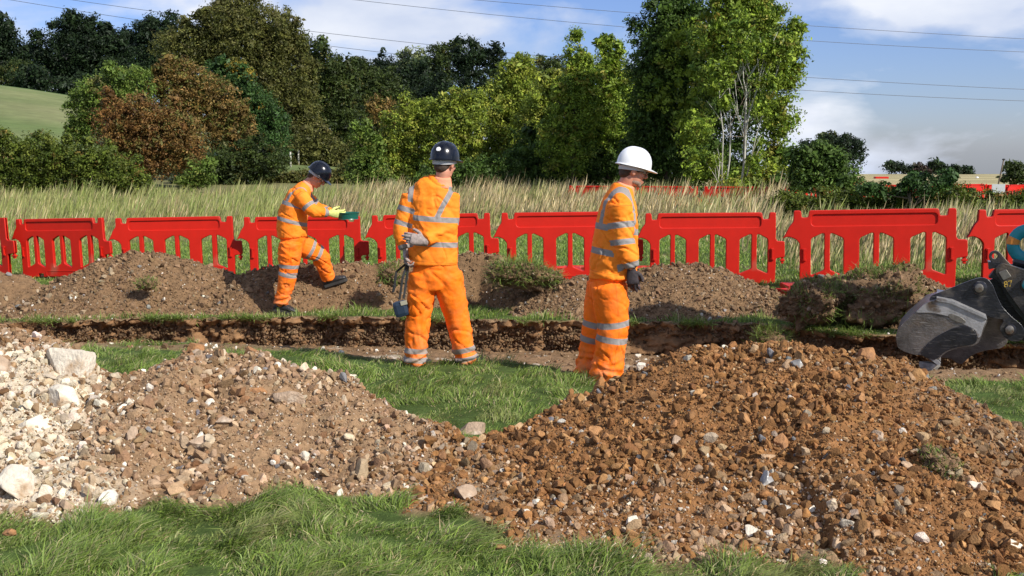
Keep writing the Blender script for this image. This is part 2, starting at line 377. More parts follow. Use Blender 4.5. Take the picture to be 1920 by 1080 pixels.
PALE = [(.29,.185,.105,6), (.24,.145,.078,5), (.36,.25,.155,4), (.20,.105,.048,2), (.46,.36,.25,1.6), (.60,.53,.43,1.0), (.18,.17,.165,.25)]
CHALK = [(.58,.50,.38,5), (.48,.39,.28,5), (.36,.27,.17,3), (.26,.165,.09,4), (.20,.19,.18,.25)]
EARTH = [(.185,.112,.058,5), (.225,.142,.078,4), (.145,.088,.048,3), (.31,.23,.145,1.0), (.60,.54,.45,.18), (.22,.205,.185,.2)]
def lump_(x, y, seed):
    return 0.8 * fbm(x * 3.2, y * 3.2, seed, 5, 0.62) + 0.45 * (0.35 - np.abs(perlin(x * 7 + 2 * perlin(x * 3, y * 3, seed), y * 7, seed + 4)))
def heap_mesh(H, name, res, colf, seed, y0, y1):
    x0, x1 = H.x0 - 0.2, H.x1 + 0.2
    xs = np.arange(x0, x1, res); ys = np.arange(y0, y1, res * 1.15)
    X, Y = np.meshgrid(xs, ys)
    h = H.h(X, Y); g = gz(X, Y)
    lump = lump_(X, Y, seed); fine = fbm(X * 16, Y * 16, seed + 2.0, 3)
    k = sstep(-0.03, 0.12, h)
    Z = g + np.maximum(h, -0.05) + k * (0.105 * lump + 0.03 * fine)
    keep = (np.maximum(h, -0.05) > -0.045)
    c = colf(X, Y) * (1 + 0.3 * fine + 0.2 * lump)[..., None]  # cavity shade painted in: hollows darker, lumps paler
    Fc = grid_faces(*X.shape); kf = keep.ravel()[Fc].any(1); Fc = Fc[kf]
    used = np.unique(Fc); rm = np.full(X.size, -1); rm[used] = np.arange(len(used))
    return mesh_np(name, np.stack([X, Y, Z], -1).reshape(-1, 3)[used], rm[Fc], c.reshape(-1, 3)[used], smooth=True)
def heap_stones(H, name, n, smin, smax, power, colf, seed, y0, y1, sink=0.25, detail=0.03, back=0.25):
    rs = np.random.RandomState(seed)
    x = rs.uniform(H.x0 - 0.15, H.x1 + 0.15, n * 3); y = rs.uniform(y0, y1, n * 3)
    if H in (LEFT, RIGHT): ok0 = (x > -5.3) & (x < 4.9); x, y = x[ok0], y[ok0]
    h = H.h(x, y); yr = np.interp(x, H.rx, H.ry)
    ok = (h > -0.035 - 0.02 * rs.rand(len(x))) & (y < yr + back + 0.1)
    if smax > 0.03: ok &= rs.rand(len(x)) < np.clip(0.62 + 1.5 * fbm(x * 1.9, y * 1.9, SEED[H] + 30, 3), 0.12, 1)
    x, y, h = x[ok][:n], y[ok][:n], h[ok][:n]; n = len(x)
    u = rs.rand(n); s = smin * (1 + u * ((smax / smin) ** (-power) - 1)) ** (-1 / power)      # power law sizes
    lump = lump_(x, y, SEED[H]); fine = fbm(x * 16, y * 16, SEED[H] + 2.0, 3)
    k = sstep(-0.03, 0.12, h)
    z = gz(x, y) + np.maximum(h, 0) + k * (0.105 * lump + 0.03 * fine) + s * (0.5 - sink) * rs.uniform(0.2, 1.2, n)
    c = colf(rs, x, y, n)
    lv = np.where(s > 0.045, 3, np.where(s > detail * 0.5, 2, 1))
    return scatter_mesh(name, np.stack([x, y, z], -1), s, c, lv, seed + 1)
SEED = {LEFT: 3.0, RIGHT: 8.0, MW0: 1.0, MW1: 12.0, MW2: 15.0, MW3: 18.0, MW4: 21.0}
def chalkiness(x, y):
    r = x * 2100 / np.maximum(y, 1) + 960                      # bearing of the chalky end of the heap
    return (1 - sstep(30, 300, r + 300 * fbm(x * 1.6, y * 1.6, 5.0, 3))) * (1 - sstep(7.05, 7.45, y + 0.3 * fbm(x * 2, y * 2, 6.0, 2)))
def left_col(X, Y):
    k = chalkiness(X, Y)[..., None]
    return np.array([.255, .16, .088]) * (1 - k) + np.array([.52, .43, .31]) * k
def left_stone_col(rs, x, y, n):
    k = chalkiness(x, y); a = pal(rs, n, PALE); b = pal(rs, n, CHALK); c = pal(rs, n, ORANGE)
    pick = rs.rand(n); o = np.where((pick < 0.9 * k)[:, None], b, a)
    toR = sstep(-0.9, 0.1, x + 0.5 * fbm(x * 2, y * 2, 3.3, 2))
    return np.where((rs.rand(n) < toR)[:, None], c, o)
def right_col(X, Y):
    r = sstep(2.1, 3.0, X + 0.5 * fbm(X * 1.5, Y * 1.5, 4.0, 3))[..., None]
    return np.array([.225, .108, .042]) * (1 - r) + np.array([.19, .108, .052]) * r
def right_stone_col(rs, x, y, n):
    a = pal(rs, n, ORANGE); b = pal(rs, n, EARTH); p = pal(rs, n, PALE)
    r = sstep(2.1, 3.0, x + 0.5 * fbm(x * 1.5, y * 1.5, 4.0, 3))
    lo = (1 - sstep(5.2, 5.65, y + 0.2 * fbm(x * 2, y * 2, 2.0, 2))) * (1 - sstep(1.2, 2.2, x)) * 0.65
    o = np.where((rs.rand(n) < r * 0.85)[:, None], b, a)
    return np.where((rs.rand(n) < lo)[:, None], p, o)
def far_col(X, Y): return np.array([.185, .112, .058]) + 0 * X[..., None]
def far_stone_col(rs, x, y, n): return pal(rs, n, EARTH)

def make_heap(H, label, group, cf, scf, res, y0, y1, cfg, seed):
    xm = 0.5 * (H.x0 + H.x1); ym = 0.5 * (y0 + y1)
    e = empty('spoil_heap', (xm, ym, float(gz(xm, ym))), label, 'spoil heap', group)
    link('soil', heap_mesh(H, 'soil', res, cf, SEED[H], y0, y1), M['soil'], e)
    for i, (nm, n, a, b, p, det) in enumerate(cfg):
        o = link(nm, heap_stones(H, nm, n, a, b, p, scf, seed + 10 * i, y0, y1, detail=det), M['stone'], e); o['kind'] = 'stuff'
    return e
heap_left = make_heap(LEFT, 'pale brown rubble heap with white chalk at its end, in front of the trench', 'spoil heaps', left_col, left_stone_col, 0.018, 4.9, 8.6,
          [('clods', 260, 0.034, 0.085, 2.6, .03), ('rubble', 10500, 0.014, 0.060, 1.8, .03), ('gravel', 42000, 0.005, 0.014, 1.3, .05)], 100)
heap_right = make_heap(RIGHT, 'large orange-brown heap of stony clay with flints beside the digger bucket', 'spoil heaps', right_col, right_stone_col, 0.018, 4.3, 8.4,
          [('clods', 260, 0.032, 0.075, 2.8, .03), ('rubble', 9800, 0.013, 0.055, 1.75, .03), ('gravel', 46000, 0.005, 0.014, 1.3, .05)], 200)
for H, lab, y0, y1, n in ((MW0, 'low brown soil heap at the left picture edge', 13.9, 16.2, 900),
                          (MW1, 'broad brown soil heap with one small turf, left of the sieving worker', 12.2, 15.2, 3600),
                          (MW2, 'long uneven soil heap the sieving worker steps onto', 12.0, 15.0, 4200),
                          (MW3, 'brown soil heap behind the trench next to the white-helmeted man', 11.3, 14.2, 3800),
                          (MW4, 'dark heap of upturned turf and soil just behind the digger bucket', 10.6, 13.2, 2200)):
    make_heap(H, lab, 'spoil heaps', far_col, far_stone_col, 0.03, y0, y1, [('rubble', n, 0.014, 0.065, 1.9, .05), ('gravel', n * 3, 0.007, 0.016, 1.3, .09)], int(300 + 7 * H.x0))

def loose_stones():
    """clods and pebbles on the trench wall, its floor and the trodden soil"""
    rs = np.random.RandomState(5)
    n = 9000; x = rs.uniform(-7.5, 7.5, n); e = far_edge(x); t = rs.rand(n)
    zb = gz(x, e) - DEPTH; z = zb + DEPTH * t
    y = e + 0.02 + 0.10 * fbm(x * 5, e * 5, z * 7, 3) - 0.03
    s1 = rs.uniform(0.008, 0.028, n)
    P1 = np.stack([x, y, z], -1); C1 = pal(rs, n, EARTH[:3], 0.25) * 0.8
    m = 26000; x = rs.uniform(-8, 8, m); y = rs.uniform(8.8, 14.6, m); ok = (soilmask(x, y) > 0.5 + 0.3 * rs.rand(m)); x, y = x[ok], y[ok]
    z = base_z(x, y); ok = heap_top(x, y) < 0.03; x, y, z = x[ok], y[ok], z[ok]; m = len(x)
    s2 = 0.007 * (1 + rs.rand(m) * ((0.05 / 0.007) ** -1.8 - 1)) ** (-1 / 1.8)
    P2 = np.stack([x, y, z + s2 * 0.2], -1); C2 = pal(rs, m, EARTH + [(.62, .56, .46, 1.3)])
    P = np.concatenate([P1, P2]); S = np.concatenate([s1, s2]); C = np.concatenate([C1, C2])
    me = scatter_mesh('loose_stones', P, S, C, np.where(S > 0.022, 2, 1), 6)
    props(link('loose_stones', me, M['stone']), 'clods and pebbles strewn on the trench wall and floor', 'loose stones', kind='stuff')
loose_stones()

def boulder(name, px, py, Y, wpx, hpx, m, label, cat, seed, flat=0.9, sink=0.3, cuts=12, rz=None):
    rs = np.random.RandomState(seed); c = at(px, py, Y); s = Y / F
    V, Fc = stone_shape(rs, 4, 7 if m is M['chalk'] else cuts, flat)
    V = V / np.abs(V).max(0)
    a = rs.uniform(0, 6.28); c_, s_ = math.cos(a), math.sin(a)
    V = V @ np.array([[c_, -s_, 0], [s_, c_, 0], [0, 0, 1]]).T; V = V / np.abs(V).max(0)
    V = V * np.array([wpx * s / 2, 0.45 * (wpx + hpx) * s / 2, hpx * s / 2])
    nn = fbm(V[:, 0] * 14, V[:, 1] * 14, V[:, 2] * 14 + seed, 4)
    V *= (1 + 0.10 * nn)[:, None]
    z = float(surf(c.x, c.y))
    me = mesh_np(name, V, Fc, smooth=False)
    o = link(name, me, m); o.location = (c.x, c.y, c.z)
    if rz: o.rotation_euler.y = rz
    me.polygons.foreach_set('use_smooth', np.ones(len(Fc), bool)); me.set_sharp_from_angle(angle=R(28))
    return props(o, label, cat)
def surf_Y(px, py, y0=4.4, y1=9.5):
    """distance at which the view ray of a heap pixel meets the surface"""
    ys = np.linspace(y0, y1, 700); r = ray(px, py); k = ys / r.y
    x = CAM.x + r.x * k; z = CAM.z + r.z * k; d = z - surf(x, ys)
    i = np.where(d < 0)[0]; return float(ys[i[0]]) if len(i) else y1
BO = [('chalk_boulder', 134, 690, 112, 96, 'chalk', 'big white chalk boulder standing up at the top edge of the pale heap'),
      ('chalk_boulder', 48, 915, 118, 96, 'chalk', 'big white chalk boulder at the foot of the pale heap beside the grass'),
      ('chalk_boulder', 118, 752, 80, 62, 'chalk', 'chalk lump directly below the big upright chalk boulder'),
      ('chalk_boulder', 60, 800, 74, 50, 'chalk', 'soil-stained chalk lump halfway up the white end of the heap'),
      ('boulder', 2, 692, 36, 60, 'rock', 'grey-brown boulder cut off by the left picture edge'),
      ('boulder', 62, 640, 34, 28, 'rock', 'small pale boulder on the brown soil behind the upright chalk boulder'),
      ('boulder', 545, 748, 60, 36, 'rock', 'pale grey boulder near the right shoulder of the pale heap'),
      ('boulder', 372, 838, 62, 48, 'rock', 'grey angular boulder in the middle of the pale heap'),
      ('boulder', 420, 790, 56, 28, 'rock', 'flat grey slab of stone lying on the middle of the pale heap'),
      ('boulder', 246, 826, 28, 54, 'rock', 'narrow upright grey stone on the pale heap'),
      ('boulder', 372, 655, 46, 30, 'orange_rock', 'brown stone crowning the top of the pale heap'),
      ('boulder', 470, 662, 40, 40, 'orange_rock', 'brown upright lump on the crest of the pale heap'),
      ('boulder', 478, 735, 46, 34, 'orange_rock', 'rusty brown stone with chalk on it on the upper pale heap'),
      ('boulder', 888, 812, 62, 42, 'rock', 'rounded pale boulder in the saddle between the two near heaps'),
      ('boulder', 878, 925, 56, 36, 'rock', 'pale stone at the foot of the two heaps, where their rubble meets'),
      ('boulder', 655, 710, 30, 16, 'chalk', 'small white stone at the grassy edge of the pale heap'),
      ('boulder', 1621, 668, 40, 42, 'orange_rock', 'cone shaped brown stone on the crest of the orange heap'),
      ('boulder', 1495, 688, 34, 30, 'flint', 'white and grey flint near the crest of the orange heap'),
      ('boulder', 1742, 688, 46, 22, 'flint', 'whitish flint on the crest beside the digger bucket'),
      ('boulder', 1172, 866, 42, 28, 'orange_rock', 'round pebbly stone on the left flank of the orange heap'),
      ('boulder', 1068, 836, 32, 26, 'flint', 'grey flint on the left flank of the orange heap'),
      ('boulder', 1468, 830, 36, 34, 'orange_rock', 'smooth orange stone in the middle of the orange heap'),
      ('boulder', 1560, 858, 36, 24, 'flint', 'glassy grey flint on the middle of the orange heap'),
      ('boulder', 1437, 905, 40, 48, 'flint', 'dark split flint standing in the orange heap'),
      ('boulder', 1424, 957, 44, 20, 'rock', 'flat pale stone low on the orange heap'),
      ('boulder', 1640, 820, 34, 32, 'rock', 'pale lump on the upper right of the orange heap'),
      ('boulder', 1828, 912, 28, 22, 'chalk', 'round white stone beside the turf clump on the orange heap'),
      ('boulder', 1900, 1022, 34, 22, 'chalk', 'pale stone at the right foot of the orange heap'),
      ('boulder', 1268, 826, 30, 20, 'rock', 'light slab on the left half of the orange heap'),
      ('boulder', 1405, 1000, 34, 30, 'chalk', 'chalky lump low on the orange heap above the grass'),
      ('boulder', 1185, 975, 30, 26, 'chalk', 'chalky lump at the lower left of the orange heap')]
for i, (nm, px, py, wp, hp, mt, lab) in enumerate(BO):
    boulder(nm, px, py, surf_Y(px, py) - 0.01, wp, hp, M[mt], lab, 'boulder', 500 + i)
for i, (px, py, s_) in enumerate([(932, 1026, 36), (18, 998, 30)]):
    boulder('clod', px, py, ground_hit(px, py, 0.03).y, s_, s_ * 0.55, M['orange_rock'], ['orange clod of soil lying on the near grass', 'brown clod of soil in the grass below the chalk boulder'][i], 'clod', 560 + i)
boulder('boulder', 1199, 667, 10.9, 16, 10, M['chalk'], 'white stone in the trench right of the white-helmeted man', 'boulder', 570)

# ---------------------------------------------------------------- grass
GREENS = [(.17,.24,.042,5), (.21,.295,.052,5), (.125,.19,.038,4), (.22,.29,.085,3), (.32,.32,.14,1.2), (.42,.37,.20,.6)]
DRYS = [(.46,.36,.19,5), (.37,.28,.145,4), (.56,.46,.27,3), (.26,.22,.095,2.5), (.17,.20,.07,1.6)]
def blades(name, x, y, z, length, width, C, seed, lean=0.6, lean_dir=None, droop=0.4, head=False, mat_='grass', label='', cat='grass', normal=None):
    """each blade: 5 points, a quad and a tip"""
    rs = np.random.RandomState(seed); n = len(x)
    a = rs.uniform(0, 2 * np.pi, n) if lean_dir is None else lean_dir + rs.normal(0, 0.7, n)
    d = np.stack([np.cos(a), np.sin(a), 0 * a], -1)
    wa = rs.uniform(0, 2 * np.pi, n); wv = np.stack([np.cos(wa), np.sin(wa), 0.2 * rs.normal(size=n)], -1) * (width / 2)[:, None]
    ln = np.abs(lean * (0.5 + rs.rand(n)))
    up = np.stack([0 * a, 0 * a, 1 + 0 * a], -1) if normal is None else normal
    B = np.stack([x, y, z], -1)
    t1 = d * (ln * 0.35)[:, None] + up; t1 /= np.linalg.norm(t1, axis=1)[:, None]
    t2 = d * (ln * 1.6)[:, None] + up * (1 - droop * rs.rand(n))[:, None]; t2 /= np.linalg.norm(t2, axis=1)[:, None]
    m = B + t1 * (length * 0.5)[:, None]; tip = m + t2 * (length * 0.5)[:, None]
    if head:
        V = np.stack([B - wv * 0.6, B + wv * 0.6, m - wv * 0.5, m + wv * 0.5, tip, m + (tip - m) * 0.45 + wv * 1.8, m + (tip - m) * 0.45 - wv * 1.8], 1)
        k = np.arange(n)[:, None] * 7
        Fq = np.concatenate([k + [0, 1, 3, 2], k + [2, 3, 5, 6]]); Ft = k + [6, 5, 4]; nv = 7
    else:
        V = np.stack([B - wv, B + wv, m - wv * 0.8, m + wv * 0.8, tip], 1)
        k = np.arange(n)[:, None] * 5
        Fq = k + [0, 1, 3, 2]; Ft = k + [2, 3, 4]; nv = 5
    return mesh_np(name, V.reshape(-1, 3), [Fq, Ft], np.repeat(C, nv, 0))
def put_grass(name, n, x0, x1, y0, y1, l0, l1, wd, seed, label, thr=0.4, lean=0.7, fan=True, dens=None):
    rs = np.random.RandomState(seed)
    if fan:                                                    # spread in the wedge the photograph looks over, and a margin round it
        y = np.sqrt(rs.uniform(y0 ** 2, y1 ** 2, n)); x = rs.uniform(-1, 1, n) * (0.50 * y + 0.4)
        x = np.clip(x, -9, 9)
    else:
        x = rs.uniform(x0, x1, n); y = rs.uniform(y0, y1, n)
    sm = soilmask(x, y)
    # tussocks: pull blades into clumps
    tx = fbm(x * 1.1, y * 1.1, seed * 1.0, 3)
    ok = (sm < thr + 0.35 * rs.rand(n)) & (heap_top(x, y) < 0.01)
    x, y, tx = x[ok], y[ok], tx[ok]; n = len(x)
    cl = np.clip(0.75 + 1.3 * fbm(x * 2.7, y * 2.7, 7.7, 3), 0.3, 1.6)
    cl2 = np.clip(1 + 2.2 * fbm(x * 5, y * 5, 2.7, 2), 0.4, 2.0)
    z = base_z(x, y) - 0.01
    ln = rs.uniform(l0, l1, n) * cl * cl2
    ld = 3.0 * fbm(x * 1.7, y * 1.7, 20.0, 3) * 2.2 + 0.8
    C = pal(rs, n, GREENS, 0.22) * (1 + 0.35 * tx)[:, None]
    yel = sstep(0.1, 0.35, fbm(x * 1.3, y * 1.3, 44.0, 3))[:, None]
    C = C * (1 - 0.5 * yel) + np.array([.27, .27, .10]) * 0.5 * yel
    dead = rs.rand(n) < 0.05 + 0.22 * np.clip(fbm(x * 2.1, y * 2.1, 71.0, 3), 0, 1); C[dead] = pal(rs, int(dead.sum()), DRYS[:4], .2)
    me = blades(name, x, y, z, ln, wd * rs.uniform(0.6, 1.3, n), C, seed, lean, ld)
    props(link(name, me, M['grass']), label, 'grass', kind='stuff')
put_grass('grass', 200000, 0, 0, 4.35, 6.3, 0.035, 0.135, 0.0052, 31, 'long green grass in front of the two near heaps', lean=2.6)
put_grass('grass', 190000, 0, 0, 6.2, 11.4, 0.035, 0.10, 0.0058, 32, 'trodden green grass between the heaps and the trench', lean=1.8)
put_grass('grass', 90000, 0, 0, 11.4, 15.5, 0.04, 0.10, 0.009, 33, 'thin strip of grass between the trench and the far soil heaps', lean=0.6, thr=0.45)
def lip_grass():
    rs = np.random.RandomState(37); n = 26000; x = rs.uniform(-7, 7, n); x = x[fbm(x * 1.4, 3.1, 0.0, 3) > -0.02 + 0.2 * rs.rand(n)]; n = len(x)
    y = far_edge(x) - 0.10 + 0.16 * rs.rand(n); z = gz(x, y) - 0.01
    nn = np.stack([rs.normal(0, .35, n), -0.55 + rs.normal(0, .25, n), 0.35 + rs.normal(0, .3, n)], -1); nn /= np.linalg.norm(nn, axis=1)[:, None]
    me = blades('grass', x, y, z, rs.uniform(.05, .14, n), rs.uniform(.005, .009, n), pal(rs, n, GREENS, .22), 37, .4, None, 1.3, normal=nn)
    props(link('grass', me, M['grass']), 'ragged grass hanging over the far lip of the trench', 'grass', kind='stuff')
lip_grass()
def lawn():
    rs = np.random.RandomState(34); n = 110000
    y = np.sqrt(rs.uniform(15 ** 2, 27 ** 2, n)); x = rs.uniform(-1, 1, n) * (0.50 * y + 1)
    ok = heap_top(x, y) < 0; x, y = x[ok], y[ok]; n = len(x)
    C = pal(rs, n, GREENS, 0.2) * (1 + 0.3 * fbm(x, y, 0, 3))[:, None] * 1.15
    me = blades('grass', x, y, gz(x, y) - 0.02, rs.uniform(0.04, 0.11, n), rs.uniform(0.01, 0.02, n), C, 34, 0.7)
    props(link('grass', me, M['grass']), 'short mown grass just beyond the barriers', 'grass', kind='stuff')
lawn()
def sods(px, py, Y, wpx, hpx, seed, label, n=1500, l=0.14, name='turf_clump', green=True, bare=-.35):
    """an upturned turf: a lump of soil with grass all over it"""
    rs = np.random.RandomState(seed); c = at(px, py, Y); s = Y / F
    V, Fc = ICO[5]; V = V.copy(); V *= (1 + 0.16 * (0.4 - np.abs(perlin(V[:, 0] * 5, V[:, 1] * 5, V[:, 2] * 5 + seed))) + 0.07 * fbm(V[:, 0] * 13, V[:, 1] * 13, V[:, 2] * 13, 3))[:, None]; V *= (1 + 0.75 * fbm(V[:, 0] * 1.5, V[:, 1] * 1.5, V[:, 2] * 1.5 + seed, 5, .65))[:, None]; V[:, 2] += 0.25 * V[:, 0] * math.sin(seed)
    rad = np.array([wpx * s / 2, (wpx + hpx) * s / 4, hpx * s / 2])
    W = V * rad
    cc = BROWN * 0.75 * (1 + 0.4 * fbm(W[:, 0] * 12, W[:, 1] * 12, W[:, 2] * 12, 3))[:, None]
    e = empty(name, (c.x, c.y, c.z - rad[2]), label, 'turf')
    link('soil', mesh_np('soil', W + np.array(c), Fc, cc, smooth=True), M['soil'], e)
    if wpx > 80:
        q = rs.randint(0, len(V), 900 + 12 * int(wpx)); q = q[V[q][:, 2] > -.4]
        so = link('clods', scatter_mesh('clods', W[q] + np.array(c), 0.008 + 0.035 * rs.rand(len(q)) ** 3, pal(rs, len(q), EARTH[:4]) * .9, np.where(rs.rand(len(q)) < .4, 2, 1), seed), M['stone'], e); so['kind'] = 'stuff'
    k = rs.randint(0, len(V), n); nrm = V[k] / np.linalg.norm(V[k], axis=1)[:, None]
    k = k[(nrm[:, 2] > -0.45) & (nrm[:, 1] < 0.6) & (perlin(V[k][:, 0] * 1.6 + seed, V[k][:, 1] * 1.6, V[k][:, 2] * 1.6) > bare)]; nrm = V[k] / np.linalg.norm(V[k], axis=1)[:, None]
    P = (V[k] * rad * 0.98) + np.array(c) + rs.normal(0, 0.006, (len(k), 3)); n = len(k)
    nn = nrm * 0.7 + rs.normal(0, 0.45, (n, 3)) + np.array([0.1, -0.3, 0.1]); nn /= np.linalg.norm(nn, axis=1)[:, None]
    C = pal(rs, n, GREENS if green else DRYS[3:] + GREENS[:2], 0.25) * (0.9 if green else .8)
    me = blades('blades', P[:, 0], P[:, 1], P[:, 2], rs.uniform(0.4, 1.1, n) * l, rs.uniform(0.004, 0.009, n), C, seed, 0.4, None, 0.9, normal=nn)
    g = link('grass', me, M['grass'], e); g['kind'] = 'stuff'
sods(982, 518, 12.9, 118, 46, 61, 'green upturned turf on the soil heap between the standing men', 3800, 0.18)
sods(735, 518, 13.1, 46, 34, 62, 'grassy turf on the soil behind the dangling radio', 900, 0.14)
sods(275, 534, 13.2, 34, 20, 63, 'small green turf on the broad left soil heap', 400, 0.12)
sods(1645, 560, 11.5, 190, 105, 64, 'large clump of turf and soil tipped up behind the digger bucket', 9000, 0.15, bare=0.0)
sods(1525, 570, 11.3, 100, 80, 65, 'dark shaded turf at the left end of the tipped clump', 2600, 0.14, bare=-.1)
sods(1445, 640, 10.85, 60, 40, 66, 'turf hanging over the trench edge near the orange heap', 1100, 0.18, green=False)
sods(1560, 900, surf_Y(1560, 900) + 0.05, 110, 70, 67, 'dry root mat on the right flank of the orange heap', 3600, 0.07, green=False) if False else None
sods(1765, 905, surf_Y(1765, 905) + 0.12, 105, 100, 68, 'brown root mat lying on the right flank of the orange heap', 2600, 0.06, green=False)
def tall_grass():
    rs = np.random.RandomState(71)
    for nm, n, y0, y1, lab in (('tall_grass', 120000, 24.5, 44, 'pale dry tall grass in a belt beyond the barriers'),):
        y = np.sqrt(rs.uniform(y0 ** 2, y1 ** 2, n)); x = rs.uniform(-1, 1, n) * (0.50 * y + 2)
        edge = 27.0 + 1.5 * perlin(x * 0.3, 0.5) - 11.4 * sstep(3.5, 4.6, x * 26 / y)  # comes nearer at the right
        y2 = edge + (y - y0) ; keep = rs.rand(n) < np.clip(1.4 - (y - y0) / 18, 0.25, 1); rt_ = x / y2 > 0.235 + 0.02 * perlin(x, y2); keep &= ~(rt_ & (y2 > 24.5)); x, y2 = x[keep], y2[keep]; rt_ = rt_[keep]; n = len(x)
        cl = np.clip(0.85 + 1.0 * fbm(x * 0.8, y2 * 0.8, 0, 3), 0.4, 1.25)
        front = np.maximum(np.clip((y2 - edge[keep]) / 3, 0.3, 1), 0.75 * rt_)
        C = pal(rs, n, DRYS, 0.2) * (1 + 0.5 * fbm(x * 1.5, y2 * 1.5, 31.0, 3))[:, None]
        C = C * np.clip(1 + 0.9 * fbm(x * 0.5, y2 * 0.9, 55.0, 3), .5, 1.3)[:, None]
        gr = sstep(-0.05, 0.25, fbm(x * 0.35, y2 * 0.35, 8.0, 3) + 0.25 * (x < -6))[:, None]
        C = C * (1 - 0.65 * gr) + pal(rs, n, GREENS, 0.2) * 1.1 * 0.65 * gr
        me = blades(nm, x, y2, gz(x, y2) - 0.03, rs.uniform(0.35, 0.95, n) * cl * front * np.clip(1 + 0.9 * fbm(x * .45, y2 * .45, 63.0, 3), .45, 1.2) * np.where(rt_, .72, 1), rs.uniform(0.008, 0.018, n), C, 72, 0.22, 0.4 + 0 * x, 0.25, head=True)
        props(link(nm, me, M['dry']), lab, 'tall grass', kind='stuff')
tall_grass()

# ---------------------------------------------------------------- red plastic barriers
M['red'] = mat('red_plastic', col=(0.50, 0.014, 0.006), rough=0.45, spec=0.25, var=0.10, vscale=3, bump=0.15, bscale=160, dark=((.42, .085, .05), .63))
M['red_dark'] = mat('red_plastic_foot', col=(0.45, 0.02, 0.015), rough=0.6, var=0.15, vscale=5)
M['black'] = mat('black_rubber', col=(0.02, 0.02, 0.02), rough=0.7, var=0.2, vscale=20)
def curve_solid(name, loops, half, bevel=0.006, res=2):
    """2-D outlines with holes in the XZ plane, extruded along Y; returns a mesh"""
    cu = bpy.data.curves.new(name, 'CURVE'); cu.dimensions = '2D'; cu.fill_mode = 'BOTH'
    cu.extrude = half - bevel; cu.bevel_depth = bevel; cu.bevel_resolution = res; cu.offset = -bevel
    for lp in loops:
        s = cu.splines.new('POLY'); s.points.add(len(lp) - 1)
        for p, (x, y) in zip(s.points, lp): p.co = (x, y, 0, 1)
        s.use_cyclic_u = True
    o = bpy.data.objects.new(name, cu); COL.objects.link(o)
    dg = bpy.context.evaluated_depsgraph_get(); me = bpy.data.meshes.new_from_object(o.evaluated_get(dg))
    bpy.data.objects.remove(o); bpy.data.curves.remove(cu)
    me.transform(Matrix.Rotation(R(90), 4, 'X')); me.name = name
    return me
def rounded(pts, r=0.02, n=4):
    out_ = []
    m = len(pts)
    for i in range(m):
        p = Vector(pts[i]); a = Vector(pts[i - 1]) - p; b = Vector(pts[(i + 1) % m]) - p
        k = min(r, a.length * 0.45, b.length * 0.45); a.normalize(); b.normalize()
        for j in range(n + 1):
            t = j / n; q = (p + a * k) * (1 - t) ** 2 + p * 2 * t * (1 - t) + (p + b * k) * t * t
            out_.append((q.x, q.y))
    return out_
def join_meshes(name, meshes):
    bm = bmesh.new()
    for m_ in meshes: bm.from_mesh(m_)
    me = bpy.data.meshes.new(name); bm.to_mesh(me); bm.free(); return me
def box_mesh(name, lo, hi, bev=0.004):
    bm = bmesh.new(); bmesh.ops.create_cube(bm, size=1)
    for v in bm.verts: v.co = Vector([lo[i] + (hi[i] - lo[i]) * (v.co[i] + .5) for i in range(3)])
    if bev: bmesh.ops.bevel(bm, geom=bm.edges[:], offset=bev, segments=2, affect='EDGES', profile=0.6)
    me = bpy.data.meshes.new(name); bm.to_mesh(me); bm.free(); return me
OUT = [(.13, 0), (.13, .575), (.085, .63), (-.0, .665), (-.05, .66), (-.085, .64), (-.05, .70), (0, .80), (.05, .86), (.055, 1.0), (.145, 1.0), (.155, .91), (.235, .91), (.25, 1.0),
       (1.84, 1.0), (1.855, .91), (1.945, .91), (1.955, 1.0), (2.05, 1.0), (2.055, .64), (2.08, .61), (2.19, .605), (2.195, .39), (2.06, .375), (2.05, 0), (1.72, 0), (1.72, .035), (1.55, .035), (1.55, 0), (.62, 0), (.62, .06), (.50, .06), (.50, 0)]
def win(a, b, left_inner):
    lo, hi = (.235, .70), (.165, .64)
    if left_inner: return [(a, lo[0]), (a, lo[1]), (a + .03, lo[1] + .005), (b, hi[1]), (b, hi[0])]
    return [(a, hi[0]), (a, hi[1]), (b - .03, lo[1] + .005), (b, lo[1]), (b, lo[0])]
WINS = [win(.27, .44, False), win(.51, .68, True), win(.875, 1.05, False), win(1.12, 1.295, True), win(1.50, 1.685, False), win(1.765, 1.935, True)]
def barrier_meshes():
    o = rounded(OUT, 0.022, 3); ws = [rounded(w_, 0.03, 4) for w_ in WINS]
    rec = rounded([(.275, .80), (.275, .945), (1.825, .945), (1.825, .80)], 0.055, 6)
    core = curve_solid('core', [o] + ws, 0.016, 0.003)
    shell = curve_solid('shell', [o] + ws + [rec], 0.034, 0.010, 3)
    body = join_meshes('panel', [core, shell])
    latch = join_meshes('latch', [box_mesh('l', (-.012, -.062, .36), (.012, -.034, .51)), box_mesh('l', (-.026, -.055, .485), (.026, -.034, .515)), box_mesh('l', (-.026, -.055, .35), (.026, -.034, .38))])
    foot = box_mesh('foot', (-.06, -.26, -.045), (.06, .26, .0), 0.012)
    pin = join_meshes('pin', [box_mesh('p', (2.14, -.02, .30), (2.18, .02, .39), .008), box_mesh('p', (2.125, -.028, .335), (2.195, .028, .36), .005)])
    relief = curve_solid('relief', [rounded([(.68, .02), (.68, .115), (1.42, .115), (1.42, .02)], .02), rounded([(.70, .035), (.70, .10), (1.40, .10), (1.40, .035)], .015)], 0.039, .003)
    return body, latch, foot, pin, relief
BM = barrier_meshes()
for m_ in BM: m_.materials.append(M['red'])
BM[2].materials[0] = M['red_dark']
